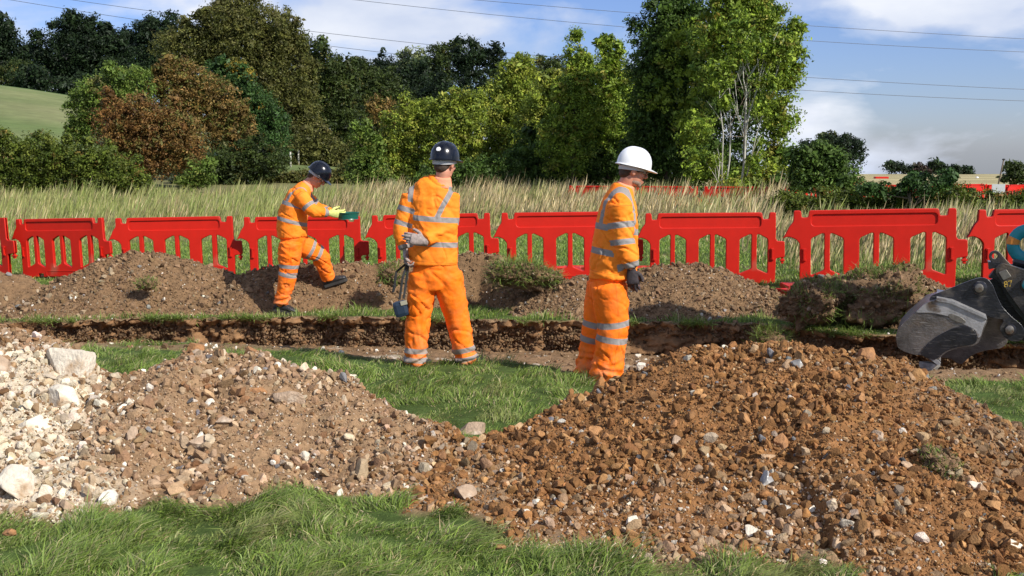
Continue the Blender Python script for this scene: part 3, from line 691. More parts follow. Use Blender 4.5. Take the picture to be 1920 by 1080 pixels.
def barrier(a, b, label, group, lean=0.0, flat=False, detail=True):
    """a, b: base points of the two ends of the 2.05 m body"""
    a = Vector(a); b = Vector(b); d = b - a; rz = math.atan2(d.y, d.x)
    L_ = math.hypot(d.x, d.y); k = L_ / 2.05
    o = bpy.data.objects.new('barrier', None); COL.objects.link(o); o.empty_display_size = .2
    o.location = a; o.rotation_euler = (R(90) if flat else lean, -math.atan2(d.z, L_), rz); o.scale = (k, 1, 1) if not flat else (1, 1, 1)
    props(o, label, 'barrier', group)
    def ch(nm, me, loc=(0, 0, 0)):
        c = bpy.data.objects.new(nm, me); COL.objects.link(c); c.parent = o; c.location = loc; return c
    ch('panel', BM[0])
    if detail:
        ch('latch', BM[1], (.185, 0, 0)); ch('latch', BM[1], (2.0, 0, 0)); ch('pin', BM[3]); ch('relief', BM[4])
        if not flat: ch('foot', BM[2], (.33, 0, 0)); ch('foot', BM[2], (1.85, 0, 0))
    return o
def bpt(px, pytop, s):
    """base of a one metre high barrier whose top shows at pytop with s pixels to the metre"""
    p = at(px, pytop, F / s * 1.0); return Vector((p.x, p.y, p.z - 1.0))
NB = [((-175, 412, 104), (14, 408, 110), 'red plastic barrier panel cut off by the left picture edge'),
      ((30, 411, 109), (196, 408, 112), 'red plastic barrier panel with its whole lower bar visible, second from the left picture edge'),
      ((213, 409, 118), (438, 405, 118), 'red plastic barrier panel behind the broad left soil heap'),
      ((453, 407, 119), (676, 405, 119), 'red plastic barrier panel directly behind the sieving worker'),
      ((694, 404, 122), (921, 399, 122), 'red plastic barrier panel directly behind the man with hands behind his back'),
      ((935, 399, 134), (1190, 396, 134), 'red plastic barrier panel between the two standing men'),
      ((1205, 400, 137), (1456, 398, 138), 'red plastic barrier panel just right of the white-helmeted man'),
      ((1484, 395, 146), (1797, 390, 150), 'red plastic barrier panel behind the tipped turf clump'),
      ((1828, 393, 149), (2130, 390, 150), 'dark red plastic barrier panel behind the digger arm at the right picture edge')]
for (l_, r_, lab) in NB:
    a = bpt(*l_); b = bpt(*r_)
    d = (b - a); h = math.hypot(d.x, d.y)
    if h < 1.75:          # keep the true length: turn the panel about its left end
        dx = d.x; dy = math.sqrt(max(2.05 ** 2 - dx * dx, 0)) * (-1 if d.y <= 0 else 1) if abs(dx) < 2.05 else 0
        b = Vector((a.x + (dx if abs(dx) < 2.05 else 2.05 * (1 if dx > 0 else -1)), a.y + dy, b.z))
    barrier(a, b, lab, 'barriers in the near fence')
p = ground_hit(1452, 536, 0.03)
o = barrier((p.x - 0.1, p.y - 0.15, float(gz(p.x, p.y)) + 0.06), (p.x + 1.9, p.y - 0.15, float(gz(p.x, p.y)) + 0.06), 'red barrier panel lying flat on the grass between two upright panels', 'fallen barriers', flat=True)
p = ground_hit(985, 512, 0.0)
barrier((p.x, p.y + 1.2, float(gz(p.x, p.y)) + 0.06), (p.x + 2, p.y + 1.2, float(gz(p.x, p.y)) + 0.06), 'red barrier panel lying flat on the grass seen through the fence beside the white-helmeted man', 'fallen barriers', flat=True)
# barriers behind the belt of tall grass and far off at the right
def fence_row(pts, group, labf, detail=False):
    k = 0
    for (a, b) in pts:
        barrier(a, b, labf, group, detail=detail)
def row(px0, px1, Y0, Y1, top0, top1, group, label, gap=0.16, jig=0.12, seed=1):
    rs = random.Random(seed)
    A = at(px0, top0, Y0); B = at(px1, top1, Y1); d = B - A; n = max(1, int(math.hypot(d.x, d.y) / (2.05 + gap)))
    u = d / math.hypot(d.x, d.y)
    for i in range(n):
        p_ = A + u * (i * (2.05 + gap)); q = p_ + u * 2.05 + Vector((0, rs.uniform(-jig, jig), 0)); 
        barrier(Vector((p_.x, p_.y, p_.z - 1)), Vector((q.x, q.y, q.z - 1)), label, group, detail=False)
row(1065, 1460, 37, 35, 348, 350, 'barriers under the trees', 'red barrier half hidden by dry grass under the tall ash trees', seed=3)
row(1470, 1830, 62, 66, 348, 350, 'barriers beyond the brambles', 'distant red barrier top showing over the bramble bank', seed=4)
row(1815, 1990, 55, 60, 346, 347, 'barriers at the right edge', 'distant red barrier in the row at the far right', gap=-0.3, jig=0.8, seed=5)
row(1600, 1900, 92, 92, 347, 344, 'barriers across the stubble', 'tiny red barrier far out on the tan stubble', seed=6)
def tarp_sign():
    c = at(1872, 354, 54); e = empty('notice_board', (c.x, c.y, c.z - 0.9), 'small grey notice board in the far right barrier row', 'sign')
    link('board', box_mesh('b', (c.x - .32, c.y - .01, c.z - .22), (c.x + .32, c.y + .01, c.z + .22), .005), mat('grey_board', col=(.4, .42, .42), rough=.6, var=.1), e)
    link('post', box_mesh('b', (c.x - .03, c.y + .012, c.z - 0.9), (c.x + .03, c.y + .05, c.z), .003), mat('grey_post', col=(.25, .25, .25), rough=.6), e)
tarp_sign()

# ---------------------------------------------------------------- lofts and remeshing for people
def loft(path, rad, ref=(1, 0, 0), n=22, cap=True):
    path = [Vector(p) for p in path]; m = len(path); V = []; 
    for i, p in enumerate(path):
        t = (path[min(i + 1, m - 1)] - path[max(i - 1, 0)]).normalized(); a = Vector(ref); a = (a - t * a.dot(t)).normalized(); b = t.cross(a)
        ra, rb = rad[i] if isinstance(rad[i], (tuple, list)) else (rad[i], rad[i])
        for k in range(n):
            th = 2 * math.pi * k / n; V.append(p + a * (ra * math.cos(th)) + b * (rb * math.sin(th)))
    Fs = []
    for i in range(m - 1):
        for k in range(n): Fs.append((i * n + k, i * n + (k + 1) % n, (i + 1) * n + (k + 1) % n, (i + 1) * n + k))
    if cap:
        for i, sgn in ((0, -1), (m - 1, 1)):
            t = (path[min(i + 1, m - 1)] - path[max(i - 1, 0)]).normalized(); r = rad[i] if isinstance(rad[i], (tuple, list)) else (rad[i], rad[i])
            c = len(V); V.append(path[i] + t * sgn * min(r) * 0.35)
            for k in range(n):
                f = (i * n + k, i * n + (k + 1) % n, c); Fs.append(f if sgn > 0 else f[::-1])
    return V, Fs
def ell(c, r, rot=None, lv=3):
    V, Fc = ICO[lv]; W = V * np.array(r)
    if rot is not None: W = W @ np.array(rot.to_3x3()).T
    W = W + np.array(c); return [Vector(v) for v in W], [tuple(int(q) for q in f) for f in Fc]
def merge(parts):
    V, Fs = [], []
    for v, f in parts:
        o = len(V); V += v; Fs += [tuple(i + o for i in q) for q in f]
    return V, Fs
def remesh(name, parts, voxel, smooth=4, fac=0.5):
    V, Fs = merge(parts); me = bpy.data.meshes.new(name); me.from_pydata([v[:] for v in V], [], Fs)
    bm = bmesh.new(); bm.from_mesh(me); bmesh.ops.recalc_face_normals(bm, faces=bm.faces); bm.to_mesh(me); bm.free()
    o = bpy.data.objects.new(name, me); COL.objects.link(o)
    md = o.modifiers.new('r', 'REMESH'); md.mode = 'VOXEL'; md.voxel_size = voxel; md.use_smooth_shade = True
    ms = o.modifiers.new('s', 'SMOOTH'); ms.factor = fac; ms.iterations = smooth
    dg = bpy.context.evaluated_depsgraph_get(); m2 = bpy.data.meshes.new_from_object(o.evaluated_get(dg)); m2.name = name
    bpy.data.objects.remove(o); bpy.data.meshes.remove(me)
    return m2
def getco(me):
    a = np.empty(len(me.vertices) * 3, np.float32); me.vertices.foreach_get('co', a); return a.reshape(-1, 3).astype(float)
def getno(me):
    a = np.empty(len(me.vertices) * 3, np.float32); me.vertices.foreach_get('normal', a); return a.reshape(-1, 3).astype(float)
def setco(me, V): me.vertices.foreach_set('co', V.astype(np.float32).ravel()); me.update()
def seg_param(P, a, b):
    a = np.array(a); b = np.array(b); d = b - a; L2 = d @ d; t = (P - a) @ d / L2; tc_ = np.clip(t, 0, 1)
    return t, np.linalg.norm(P - (a + tc_[:, None] * d), axis=1), math.sqrt(L2)
def folds(P, Nn, amp, sx=7.0, sz=11.0, seed=0.0):
    """creases of cloth: sharp ridged noise pushed along the normal"""
    P = P + Nn * (0.0045 * fbm(P[:, 0] * 16, P[:, 1] * 16, P[:, 2] * 22 + seed, 2))[:, None]
    w1 = perlin(P[:, 0] * 3, P[:, 1] * 3, P[:, 2] * 3 + seed)
    r1 = 1 - np.abs(perlin(P[:, 0] * sx + w1, P[:, 1] * sx, P[:, 2] * sz + seed + 1.5 * w1)) * 2.6
    r2 = 1 - np.abs(perlin(P[:, 0] * sx * 2.1, P[:, 1] * sx * 2.1 + w1, P[:, 2] * sz * 1.8 + seed + 9)) * 2.6
    m = np.clip(0.5 + 1.2 * perlin(P[:, 0] * 2.2, P[:, 1] * 2.2, P[:, 2] * 2.2 + seed + 5), 0, 1)
    v1 = perlin(P[:, 0] * 3.4 + w1 * .6, P[:, 1] * 3.4, P[:, 2] * 6.5 + 1.2 * P[:, 0] * 4 + seed + 21); v2 = perlin(P[:, 0] * 6 + seed, P[:, 1] * 6, P[:, 2] * 10 - P[:, 0] * 6)
    P = P - Nn * (amp * (0.85 * np.exp(-(v1 / .055) ** 2) * (0.3 + m) + 0.45 * np.exp(-(v2 / .06) ** 2) * m))[:, None]
    return P + Nn * ((amp * (0.55 * np.maximum(r1, -0.5) * (0.35 + m) + 0.3 * np.maximum(r2, -0.4) * m))[:, None])

def hivis_mat(name, base=(1.0, 0.236, 0.008)):
    m = bpy.data.materials.new(name); m.use_nodes = True; t = m.node_tree; p = t.nodes['Principled BSDF']; l = t.links.new
    a = N(t, 'ShaderNodeAttribute', attribute_name='band'); lt = N(t, 'ShaderNodeMath', operation='LESS_THAN'); lt.inputs[1].default_value = 0.0
    l(a.outputs['Fac'], lt.inputs[0])
    tcn = N(t, 'ShaderNodeTexCoord'); z = N(t, 'ShaderNodeTexNoise'); z.inputs['Scale'].default_value = 5; z.inputs['Detail'].default_value = 6
    l(tcn.outputs['Object'], z.inputs['Vector'])
    cr_ = N(t, 'ShaderNodeValToRGB'); e = cr_.color_ramp.elements; e[0].position = 0.3; e[1].position = 0.75
    e[0].color = (base[0] * 0.93, base[1] * 0.86, base[2], 1); e[1].color = (min(base[0] * 1.03, 1), base[1] * 1.18, base[2] * 2 + 0.006, 1)
    l(z.outputs[0], cr_.inputs[0])
    g = N(t, 'ShaderNodeValToRGB'); g.color_ramp.elements[0].color = (.20, .185, .18, 1); g.color_ramp.elements[1].color = (.32, .30, .285, 1); l(z.outputs[0], g.inputs[0])
    # seams: thin darker stitched lines
    sa = N(t, 'ShaderNodeAttribute', attribute_name='seam'); sl_ = N(t, 'ShaderNodeMath', operation='LESS_THAN'); sl_.inputs[1].default_value = 0.004
    l(sa.outputs['Fac'], sl_.inputs[0]); sm_ = N(t, 'ShaderNodeMixRGB'); sm_.inputs[2].default_value = (base[0] * .55, base[1] * .4, base[2], 1)
    sf = N(t, 'ShaderNodeMath', operation='MULTIPLY'); sf.inputs[1].default_value = 0.5; l(sl_.outputs[0], sf.inputs[0]); l(sf.outputs[0], sm_.inputs[0]); l(cr_.outputs[0], sm_.inputs[1])
    mm = N(t, 'ShaderNodeMixRGB'); l(lt.outputs[0], mm.inputs[0]); l(sm_.outputs[0], mm.inputs[1]); l(g.outputs[0], mm.inputs[2]); 
    mu = N(t, 'ShaderNodeAttribute', attribute_name='mud'); zm = N(t, 'ShaderNodeTexNoise'); zm.inputs['Scale'].default_value = 9; zm.inputs['Detail'].default_value = 7; zm.inputs['Roughness'].default_value = .7; l(tcn.outputs['Object'], zm.inputs['Vector'])
    mr = N(t, 'ShaderNodeValToRGB'); mr.color_ramp.elements[0].position = .42; mr.color_ramp.elements[1].position = .62; l(zm.outputs[0], mr.inputs[0])
    mf = N(t, 'ShaderNodeMath', operation='MULTIPLY'); l(mu.outputs['Fac'], mf.inputs[0]); l(mr.outputs[0], mf.inputs[1])
    md = N(t, 'ShaderNodeMixRGB'); md.inputs[2].default_value = (.42, .26, .15, 1); l(mf.outputs[0], md.inputs[0]); l(mm.outputs[0], md.inputs[1]); l(md.outputs[0], p.inputs['Base Color'])
    p.inputs['Roughness'].default_value = 0.75; p.inputs['Specular IOR Level'].default_value = 0.2
    z2 = N(t, 'ShaderNodeTexNoise'); z2.inputs['Scale'].default_value = 22; z2.inputs['Detail'].default_value = 4; l(tcn.outputs['Object'], z2.inputs['Vector'])
    b = N(t, 'ShaderNodeBump'); b.inputs['Strength'].default_value = 0.5; b.inputs['Distance'].default_value = 0.012; l(z2.outputs[0], b.inputs['Height']); l(b.outputs[0], p.inputs['Normal'])
    return m
M['hivis'] = hivis_mat('orange_cloth'); M['hivis2'] = hivis_mat('orange_trouser_cloth', (1.0, 0.182, 0.003))
M['skin'] = mat('skin', col=(0.52, 0.235, 0.15), rough=0.55, var=0.12, vscale=18)
M['hair'] = mat('brown_hair', col=(0.055, 0.035, 0.022), rough=0.8, var=0.4, vscale=60, bump=0.8, bscale=160)
M['grey_hair'] = mat('grey_stubble', col=(0.23, 0.16, 0.12), rough=0.9, var=0.4, vscale=120)
M['helmet_black'] = mat('black_helmet', col=(0.003, 0.004, 0.008), rough=0.22, spec=0.4, coat=0.15)
M['helmet_white'] = mat('white_helmet', col=(0.80, 0.80, 0.80), rough=0.25, spec=0.5, coat=0.4)
M['strapgrey'] = mat('helmet_headband', col=(0.5, 0.5, 0.5), rough=0.6)
M['boot'] = mat('boot_leather', col=(0.022, 0.02, 0.02), rough=0.45, var=0.4, vscale=20, bump=0.4, bscale=60)
M['sole'] = mat('boot_sole', col=(0.03, 0.027, 0.024), rough=0.9)
M['glove_black'] = mat('black_glove', col=(0.03, 0.022, 0.025), rough=0.8, var=0.3, vscale=40, bump=0.5)
M['glove_grey'] = mat('grey_glove', col=(0.30, 0.24, 0.215), rough=0.85, var=0.35, vscale=40, bump=0.5)
M['glove_yellow'] = mat('pale_yellow_glove', col=(0.62, 0.66, 0.20), rough=0.85, var=0.15, vscale=40, bump=0.4)
M['glass'] = mat('spectacles', col=(0.03, 0.03, 0.03), rough=0.2)
M['white'] = mat('white_sticker', col=(0.85, 0.85, 0.85), rough=0.4)
M['eye'] = mat('eye_white', col=(0.7, 0.68, 0.65), rough=0.2); M['iris'] = mat('iris', col=(0.03, 0.03, 0.04), rough=0.1)
M['collar'] = mat('shirt_collar', col=(0.85, 0.30, 0.16), rough=0.8, var=0.1, bump=0.3)
M['radio'] = mat('dark_blue_plastic', col=(0.015, 0.028, 0.05), rough=0.4)

def hand_parts(wrist, dirn, palm_n, thumb_side, curls, sc_=1.0, spread=0.10, thumb_curl=0.5):
    """palm, four separate jointed fingers and a thumb from the palm's side.
    dirn: towards the knuckles; palm_n: out of the palm; thumb_side: direction of the thumb edge"""
    d = Vector(dirn).normalized(); n = Vector(palm_n); n = (n - d * n.dot(d)).normalized(); s = Vector(thumb_side); s = (s - d * s.dot(d) - n * s.dot(n)).normalized()
    wv = Vector(wrist); P = []
    P.append(loft([wv - d * 0.03 * sc_, wv, wv + d * .045 * sc_, wv + d * .085 * sc_, wv + d * .098 * sc_], [(.030 * sc_, .024 * sc_), (.030 * sc_, .022 * sc_), (.040 * sc_, .019 * sc_), (.043 * sc_, .016 * sc_), (.038 * sc_, .012 * sc_)], ref=s))
    lens = [(.044, .026, .020), (.049, .030, .021), (.045, .028, .020), (.034, .021, .017)]
    offs = [.031, .0105, -.0105, -.030]; r0 = [.0100, .0105, .0098, .0086]
    for i in range(4):
        p = wv + d * (.088 - .006 * abs(i - 1)) * sc_ + s * offs[i] * sc_; ang = 0; fd = (d + s * spread * (1.5 - i) * 0.5).normalized()
        pts = [p - fd * .02 * sc_]; rr = [r0[i] * sc_]; pts.append(p); rr.append(r0[i] * sc_)
        c = curls[i] if isinstance(curls, (list, tuple)) else curls
        for j, Ls in enumerate(lens[i]):
            ang += c * (0.9, 1.1, 0.7)[j]
            dd = fd * math.cos(ang) + n * math.sin(ang); p = p + dd * Ls * sc_; pts.append(p.copy()); rr.append(r0[i] * (0.95, 0.88, 0.72)[j] * sc_)
        P.append(loft(pts, rr, ref=s, n=12))
    b = wv + d * .022 * sc_ + s * .026 * sc_; t0 = (s * 0.8 + d * 0.6 + n * 0.25).normalized(); t1 = (s * (0.45 - thumb_curl * .4) + d * 0.85 + n * (0.2 + thumb_curl * 0.6)).normalized()
    t2 = (s * (0.15 - thumb_curl * .6) + d * 0.8 + n * (0.25 + thumb_curl)).normalized()
    p1 = b + t0 * .036 * sc_; p2 = p1 + t1 * .032 * sc_; p3 = p2 + t2 * .024 * sc_
    P.append(loft([b - t0 * .012 * sc_, b, p1, p2, p3], [.014 * sc_, .015 * sc_, .0125 * sc_, .0115 * sc_, .009 * sc_], ref=n, n=12))
    return P
def frame(fwd, up):
    f = Vector(fwd).normalized(); u = Vector(up); u = (u - f * u.dot(f)).normalized(); r = f.cross(u)   # r: the person's right
    return Matrix((( r.x, f.x, u.x), (r.y, f.y, u.y), (r.z, f.z, u.z))), r, f, u
def head_parts(c, Mx):
    """head in a local frame: x right, y forward, z up, 0.235 m from chin to crown"""
    def W(p): return Vector(c) + Mx @ Vector(p)
    def E(p, r, lv=3): return ell(W(p), r, Mx, lv)
    P = [E((0, -.008, .030), (.077, .097, .092)), E((0, .018, -.035), (.060, .074, .070)), E((0, .060, -.088), (.030, .026, .024)), E((0, .020, -.080), (.052, .055, .030)),
         E((0, .083, .036), (.050, .016, .011)), E((.040, .066, -.020), (.022, .020, .024)), E((-.040, .066, -.020), (.022, .020, .024)),
         E((0, .090, -.060), (.026, .011, .006)), E((0, .088, -.071), (.022, .011, .007))]
    P.append(loft([W((0, .084, .030)), W((0, .100, .008)), W((0, .116, -.020)), W((0, .103, -.034))], [(.009, .010), (.011, .012), (.016, .012), (.015, .009)], ref=tuple(Mx @ Vector((1, 0, 0))), n=14))
    for sx in (-1, 1):
        P.append(ell(W((sx * .080, -.010, -.003)), (.009, .019, .032), Mx)); P.append(ell(W((sx * .084, -.014, .012)), (.008, .015, .014), Mx))
    return P
def helmet(c, Mx, m, parent, sticker=None, name='helmet'):
    """ridged shell with a rim and a peak, a head band under it"""
    nt_, nr = 56, 15; V = []
    for side, k in ((0, 1.0), (1, 0.955)):
        for i in range(nr):
            ph = (math.pi / 2) * i / (nr - 1)
            for j in range(nt_):
                th = 2 * math.pi * j / nt_
                rx, ry, rz_ = .115 * k, .138 * k, .144 * k
                x = rx * math.sin(ph) ** 0.86 * math.sin(th); y = ry * math.sin(ph) ** 0.86 * math.cos(th); z = rz_ * math.cos(ph) ** 0.9
                rid = math.exp(-(x / .016) ** 2) * (0.006 if ph < 1.25 else 0); z += rid
                rid2 = math.exp(-((abs(x) - .048) / .010) ** 2) * 0.003 * (ph < 1.2); z += rid2
                V.append((x, y, z))
        # rim
    nrim = nt_; base_o = (nr - 1) * nt_
    rim = []
    for kk in (0, 1):
        for j in range(nt_):
            th = 2 * math.pi * j / nt_; x0, y0, z0 = V[base_o + j]
            pk = max(0, math.cos(th)) ** 1.6 * 0.045 + 0.011
            rr = math.hypot(x0, y0); V.append((x0 * (1 + pk / rr), y0 * (1 + pk / rr), z0 - 0.004 - 0.25 * pk - 0.004 * kk))
    Fs = []
    for side in (0, 1):
        o = side * nr * nt_
        for i in range(nr - 1):
            for j in range(nt_):
                f = (o + i * nt_ + j, o + i * nt_ + (j + 1) % nt_, o + (i + 1) * nt_ + (j + 1) % nt_, o + (i + 1) * nt_ + j); Fs.append(f if side == 0 else f[::-1])
    ro = 2 * nr * nt_; inn = nr * nt_ + base_o
    for j in range(nt_):
        q = (j + 1) % nt_
        Fs.append((base_o + j, base_o + q, ro + q, ro + j)); Fs.append((ro + j, ro + q, ro + nt_ + q, ro + nt_ + j)); Fs.append((ro + nt_ + j, ro + nt_ + q, inn + q, inn + j))
    C = Vector(c)
    W = [C + Mx @ (Vector(v) + Vector((0, -.004, .018))) for v in V]
    me = bpy.data.meshes.new(name); me.from_pydata([v[:] for v in W], [], Fs)
    bm = bmesh.new(); bm.from_mesh(me); bmesh.ops.remove_doubles(bm, verts=bm.verts, dist=1e-5); bmesh.ops.recalc_face_normals(bm, faces=bm.faces)
    for f in bm.faces: f.smooth = True
    bm.to_mesh(me); bm.free(); me.set_sharp_from_angle(angle=R(50))
    o = link(name, me, m, parent)
    # head band below the shell
    hb = []; nb = 40
    for zz in (0.012, -0.020):
        for k in (1.0, 0.94):
            for j in range(nb):
                th = 2 * math.pi * j / nb; back = 0.5 - 0.5 * math.cos(th)
                hb.append(C + Mx @ Vector((.094 * k * math.sin(th), -.006 + .112 * k * math.cos(th), zz + 0.012 - 0.022 * back)))
    Fb = []
    for j in range(nb):
        q = (j + 1) % nb
        Fb += [(j, q, 2 * nb + q, 2 * nb + j), (nb + j, 3 * nb + j, 3 * nb + q, nb + q), (j, nb + j, nb + q, q), (2 * nb + j, 2 * nb + q, 3 * nb + q, 3 * nb + j)]
    mb = bpy.data.meshes.new('headband'); mb.from_pydata([v[:] for v in hb], [], Fb); link('headband', mb, M['strapgrey'], o)
    if sticker:
        ax = (Mx @ Vector(sticker)).normalized(); loc = Vector(sticker).normalized()
        t = 1 / math.sqrt((loc.x / .116) ** 2 + (loc.y / .139) ** 2 + (loc.z / .146) ** 2); pt = C + Mx @ (loc * t * 1.045 + Vector((0, -.004, .018)))
        q = ax.to_track_quat('Z', 'Y').to_matrix(); vs = [pt + ax * 0.006]
        for j in range(24): vs.append(pt + q @ Vector((.019 * math.cos(j * math.pi / 12), .019 * math.sin(j * math.pi / 12), 0.002)))
        for j in range(24): vs.append(pt + q @ Vector((.019 * math.cos(j * math.pi / 12), .019 * math.sin(j * math.pi / 12), -0.02)))
        fs = [(0, 1 + j, 1 + (j + 1) % 24) for j in range(24)] + [(1 + j, 25 + j, 25 + (j + 1) % 24, 1 + (j + 1) % 24) for j in range(24)]
        ms = bpy.data.meshes.new('sticker'); ms.from_pydata([v[:] for v in vs], [], fs); link('sticker', ms, M['white'], o)
    return o
def boot(ankle, toe_dir, up, parent, ln=0.285):
    f = Vector(toe_dir).normalized(); u = Vector(up).normalized(); u = (u - f * u.dot(f)).normalized(); a = Vector(ankle)     # ankle is 0.09 above the sole
    s = f.cross(u); H = a - u * 0.085
    P = [loft([a + u * 0.10, a + u * 0.03, a - u * 0.02, H + u * .035], [(.048, .052), (.045, .052), (.042, .058), (.040, .065)], ref=tuple(s)),
         loft([H - f * .075 + u * .045, H - f * .06 + u * .042, H + u * .052, H + f * .07 + u * .052, H + f * .13 + u * .045, H + f * .185 + u * .036, H + f * .205 + u * .030], [(.026, .03), (.036, .04), (.039, .05), (.046, .048), (.050, .036), (.042, .030), (.024, .018)], ref=tuple(s))]
    me = remesh('boot', P, 0.008, 2); o = link('boot', me, M['boot'], parent)
    pr = [(-.085, .028), (-.07, .040), (-.02, .040), (.05, .044), (.12, .053), (.18, .046), (.212, .02)]
    vs = []; n = len(pr)
    loop = [(x, w_) for x, w_ in pr] + [(x, -w_) for x, w_ in pr[::-1]]
    for zz in (-.012, .022):
        for x, w_ in loop: vs.append(H + f * x + s * w_ + u * zz)
    k = len(loop); fs = [tuple(range(k))[::-1], tuple(range(k, 2 * k))] + [(i, (i + 1) % k, k + (i + 1) % k, k + i) for i in range(k)]
    ms = bpy.data.meshes.new('sole'); ms.from_pydata([v[:] for v in vs], [], fs); link('sole', ms, M['sole'], o)
    return o
def bezier3(a, b, c, n=5):
    a, b, c = Vector(a), Vector(b), Vector(c); out_ = []
    for i in range(n):
        t = i / (n - 1)
        if t < .5: out_.append(a.lerp(b, t * 2))
        else: out_.append(b.lerp(c, t * 2 - 1))
    # round the joint
    return out_
def limb(a, b, c, r, ref):
    """upper and lower limb as one bent tube; r: five radii"""
    a, b, c = Vector(a), Vector(b), Vector(c)
    pts = [a, a.lerp(b, .5), a.lerp(b, .88) + (c - b).normalized() * 0.00, b.lerp(c, .12), b.lerp(c, .55), c]
    rr = [r[0], r[1], r[2], r[2], r[3], r[4]]
    return loft(pts, rr, ref=tuple(ref))

def person(J, label, facing, head_f, head_up, helm_m, gloves, hands, seed, sticker=None, glasses=False, beard=False, legbands=(), armbands=(), torsobands=(), baggy=1.0, sh_w=1.0, belly=1.0, boots=True, torso=None, cuffband=True, toe=None, brace_front=True):
    """J: joints in world space"""
    foot = (J['ankR'] + J['ankL']) / 2
    base = Vector((foot.x, foot.y, min(J['ankR'].z, J['ankL'].z) - 0.09))
    e = empty('person', base, label, 'person')
    fw = Vector(facing).normalized(); hipc = (J['hipR'] + J['hipL']) / 2; shc = (J['shR'] + J['shL']) / 2
    spine = (J['neck'] - hipc).normalized(); side = (J['shR'] - J['shL']).normalized(); hside = (J['hipR'] - J['hipL']).normalized()
    Mh, hr, hf, hu = frame(head_f, head_up)
    # ---- body: one continuous skin surface under the clothes
    hp = head_parts(J['head'], Mh); nb = J['head'] + Mh @ Vector((0, -.022, -.06))
    parts = list(hp)
    parts.append(loft([nb + (nb - J['neck']).normalized() * .03, nb, nb.lerp(J['neck'], .55), J['neck'], J['neck'].lerp(shc, .8)], [(.05, .055), (.056, .060), (.057, .062), (.062, .066), (.09, .07)], ref=tuple(side)))
    parts.append(loft([hipc - spine * .06, hipc + spine * .1, hipc.lerp(J['neck'], .55), shc - spine * .03, shc + spine * .03], [(.13, .09), (.135, .095), (.14, .10), (.15, .09), (.10, .06)], ref=tuple(side)))
    for S in 'RL':
        parts.append(limb(J['sh' + S], J['el' + S], J['wr' + S], (.05, .045, .037, .034, .026), side))
        parts.append(limb(J['hip' + S], J['kn' + S], J['ank' + S], (.082, .074, .055, .05, .036), hside))
        parts.append(loft([J['sh' + S], shc], [.05, .07], ref=(0, 0, 1)))
        h = hands[S]; parts += hand_parts(J['wr' + S], h[0], h[1], h[2], h[3], 0.93, *(h[4:]))
    body = remesh('body', parts, 0.0065, 3, 0.5)
    link('body', body, M['skin'], e)
    # ---- eyes
    for sx in (-1, 1):
        me_ = ell(J['head'] + Mh @ Vector((sx * .032, .082, .010)), (.0125, .0125, .0105), Mh, 2); m_ = bpy.data.meshes.new('eye'); m_.from_pydata([v[:] for v in me_[0]], [], me_[1]); oe = link('eye', m_, M['eye'], e)
        me_ = ell(J['head'] + Mh @ Vector((sx * .032, .0915, .009)), (.006, .005, .006), Mh, 2); m_ = bpy.data.meshes.new('iris'); m_.from_pydata([v[:] for v in me_[0]], [], me_[1]); link('iris', m_, M['iris'], oe)
    # ---- hair
    Wd = lambda p: J['head'] + Mh @ Vector(p)
    hr_ = remesh('hair', [ell(Wd((0, -.014, .038)), (.083, .102, .092), Mh), ell(Wd((0, -.062, -.018)), (.062, .046, .052), Mh)], 0.008, 2)
    V = getco(hr_); lv = (V - np.array(J['head'])) @ np.array(Mh)       # local coordinates
    nn = getno(hr_); V = V + nn * (0.002 * perlin(V[:, 0] * 60, V[:, 1] * 60, V[:, 2] * 60))[:, None]; setco(hr_, V)
    bm = bmesh.new(); bm.from_mesh(hr_); bm.verts.ensure_lookup_table()
    kill = [bm.verts[i] for i in np.where((lv[:, 1] > 0.045) & (lv[:, 2] < 0.05) | (lv[:, 1] > -0.005) & (lv[:, 2] < -0.02) | (np.abs(lv[:, 0]) > 0.06) & (lv[:, 1] > -0.03) & (lv[:, 2] < -0.005))[0]]
    bmesh.ops.delete(bm, geom=kill, context='VERTS'); bm.to_mesh(hr_); bm.free(); link('hair', hr_, M['hair'], e)
    if beard:
        bd = remesh('beard', [ell(Wd((0, .060, -.090)), (.034, .026, .024), Mh), ell(Wd((0, .022, -.074)), (.056, .060, .034), Mh), ell(Wd((0, .088, -.050)), (.026, .009, .005), Mh)], 0.006, 2)
        link('beard', bd, M['grey_hair'], e)
    if glasses:
        gp = []
        for sx in (-1, 1):
            c_ = Vector((sx * .034, .104, .006)); ring = []
            for j in range(17):
                th = 2 * math.pi * j / 16; ring.append(Wd(c_ + Vector((.025 * math.cos(th), -.004 * abs(math.cos(th)), .018 * math.sin(th)))))
            gp.append(loft(ring, [.0018] * 17, ref=tuple(Mh @ Vector((0, 1, 0))), n=6, cap=False))
            gp.append(loft([Wd((sx * .060, .100, .010)), Wd((sx * .080, .03, .010)), Wd((sx * .084, -.01, .012))], [.002] * 3, ref=(0, 0, 1), n=6))
        gp.append(loft([Wd((-.010, .106, .008)), Wd((.010, .106, .008))], [.0018] * 2, ref=(0, 0, 1), n=6))
        Vg, Fg = merge(gp); mg = bpy.data.meshes.new('glasses'); mg.from_pydata([v[:] for v in Vg], [], Fg); link('glasses', mg, M['glass'], e)
    helmet(J['head'] + Mh @ Vector((0, 0, .028)), Mh, helm_m, e, sticker)
    # ---- jacket: torso, collar and both sleeves in one surface
    T = torso            # list of (point, half width, half depth) from hem to shoulders
    jp = [loft([t[0] for t in T], [(t[1], t[2]) for t in T], ref=tuple(side), n=30)]
    ar = J.get('armr', (.085, .082, .072, .066, .052))
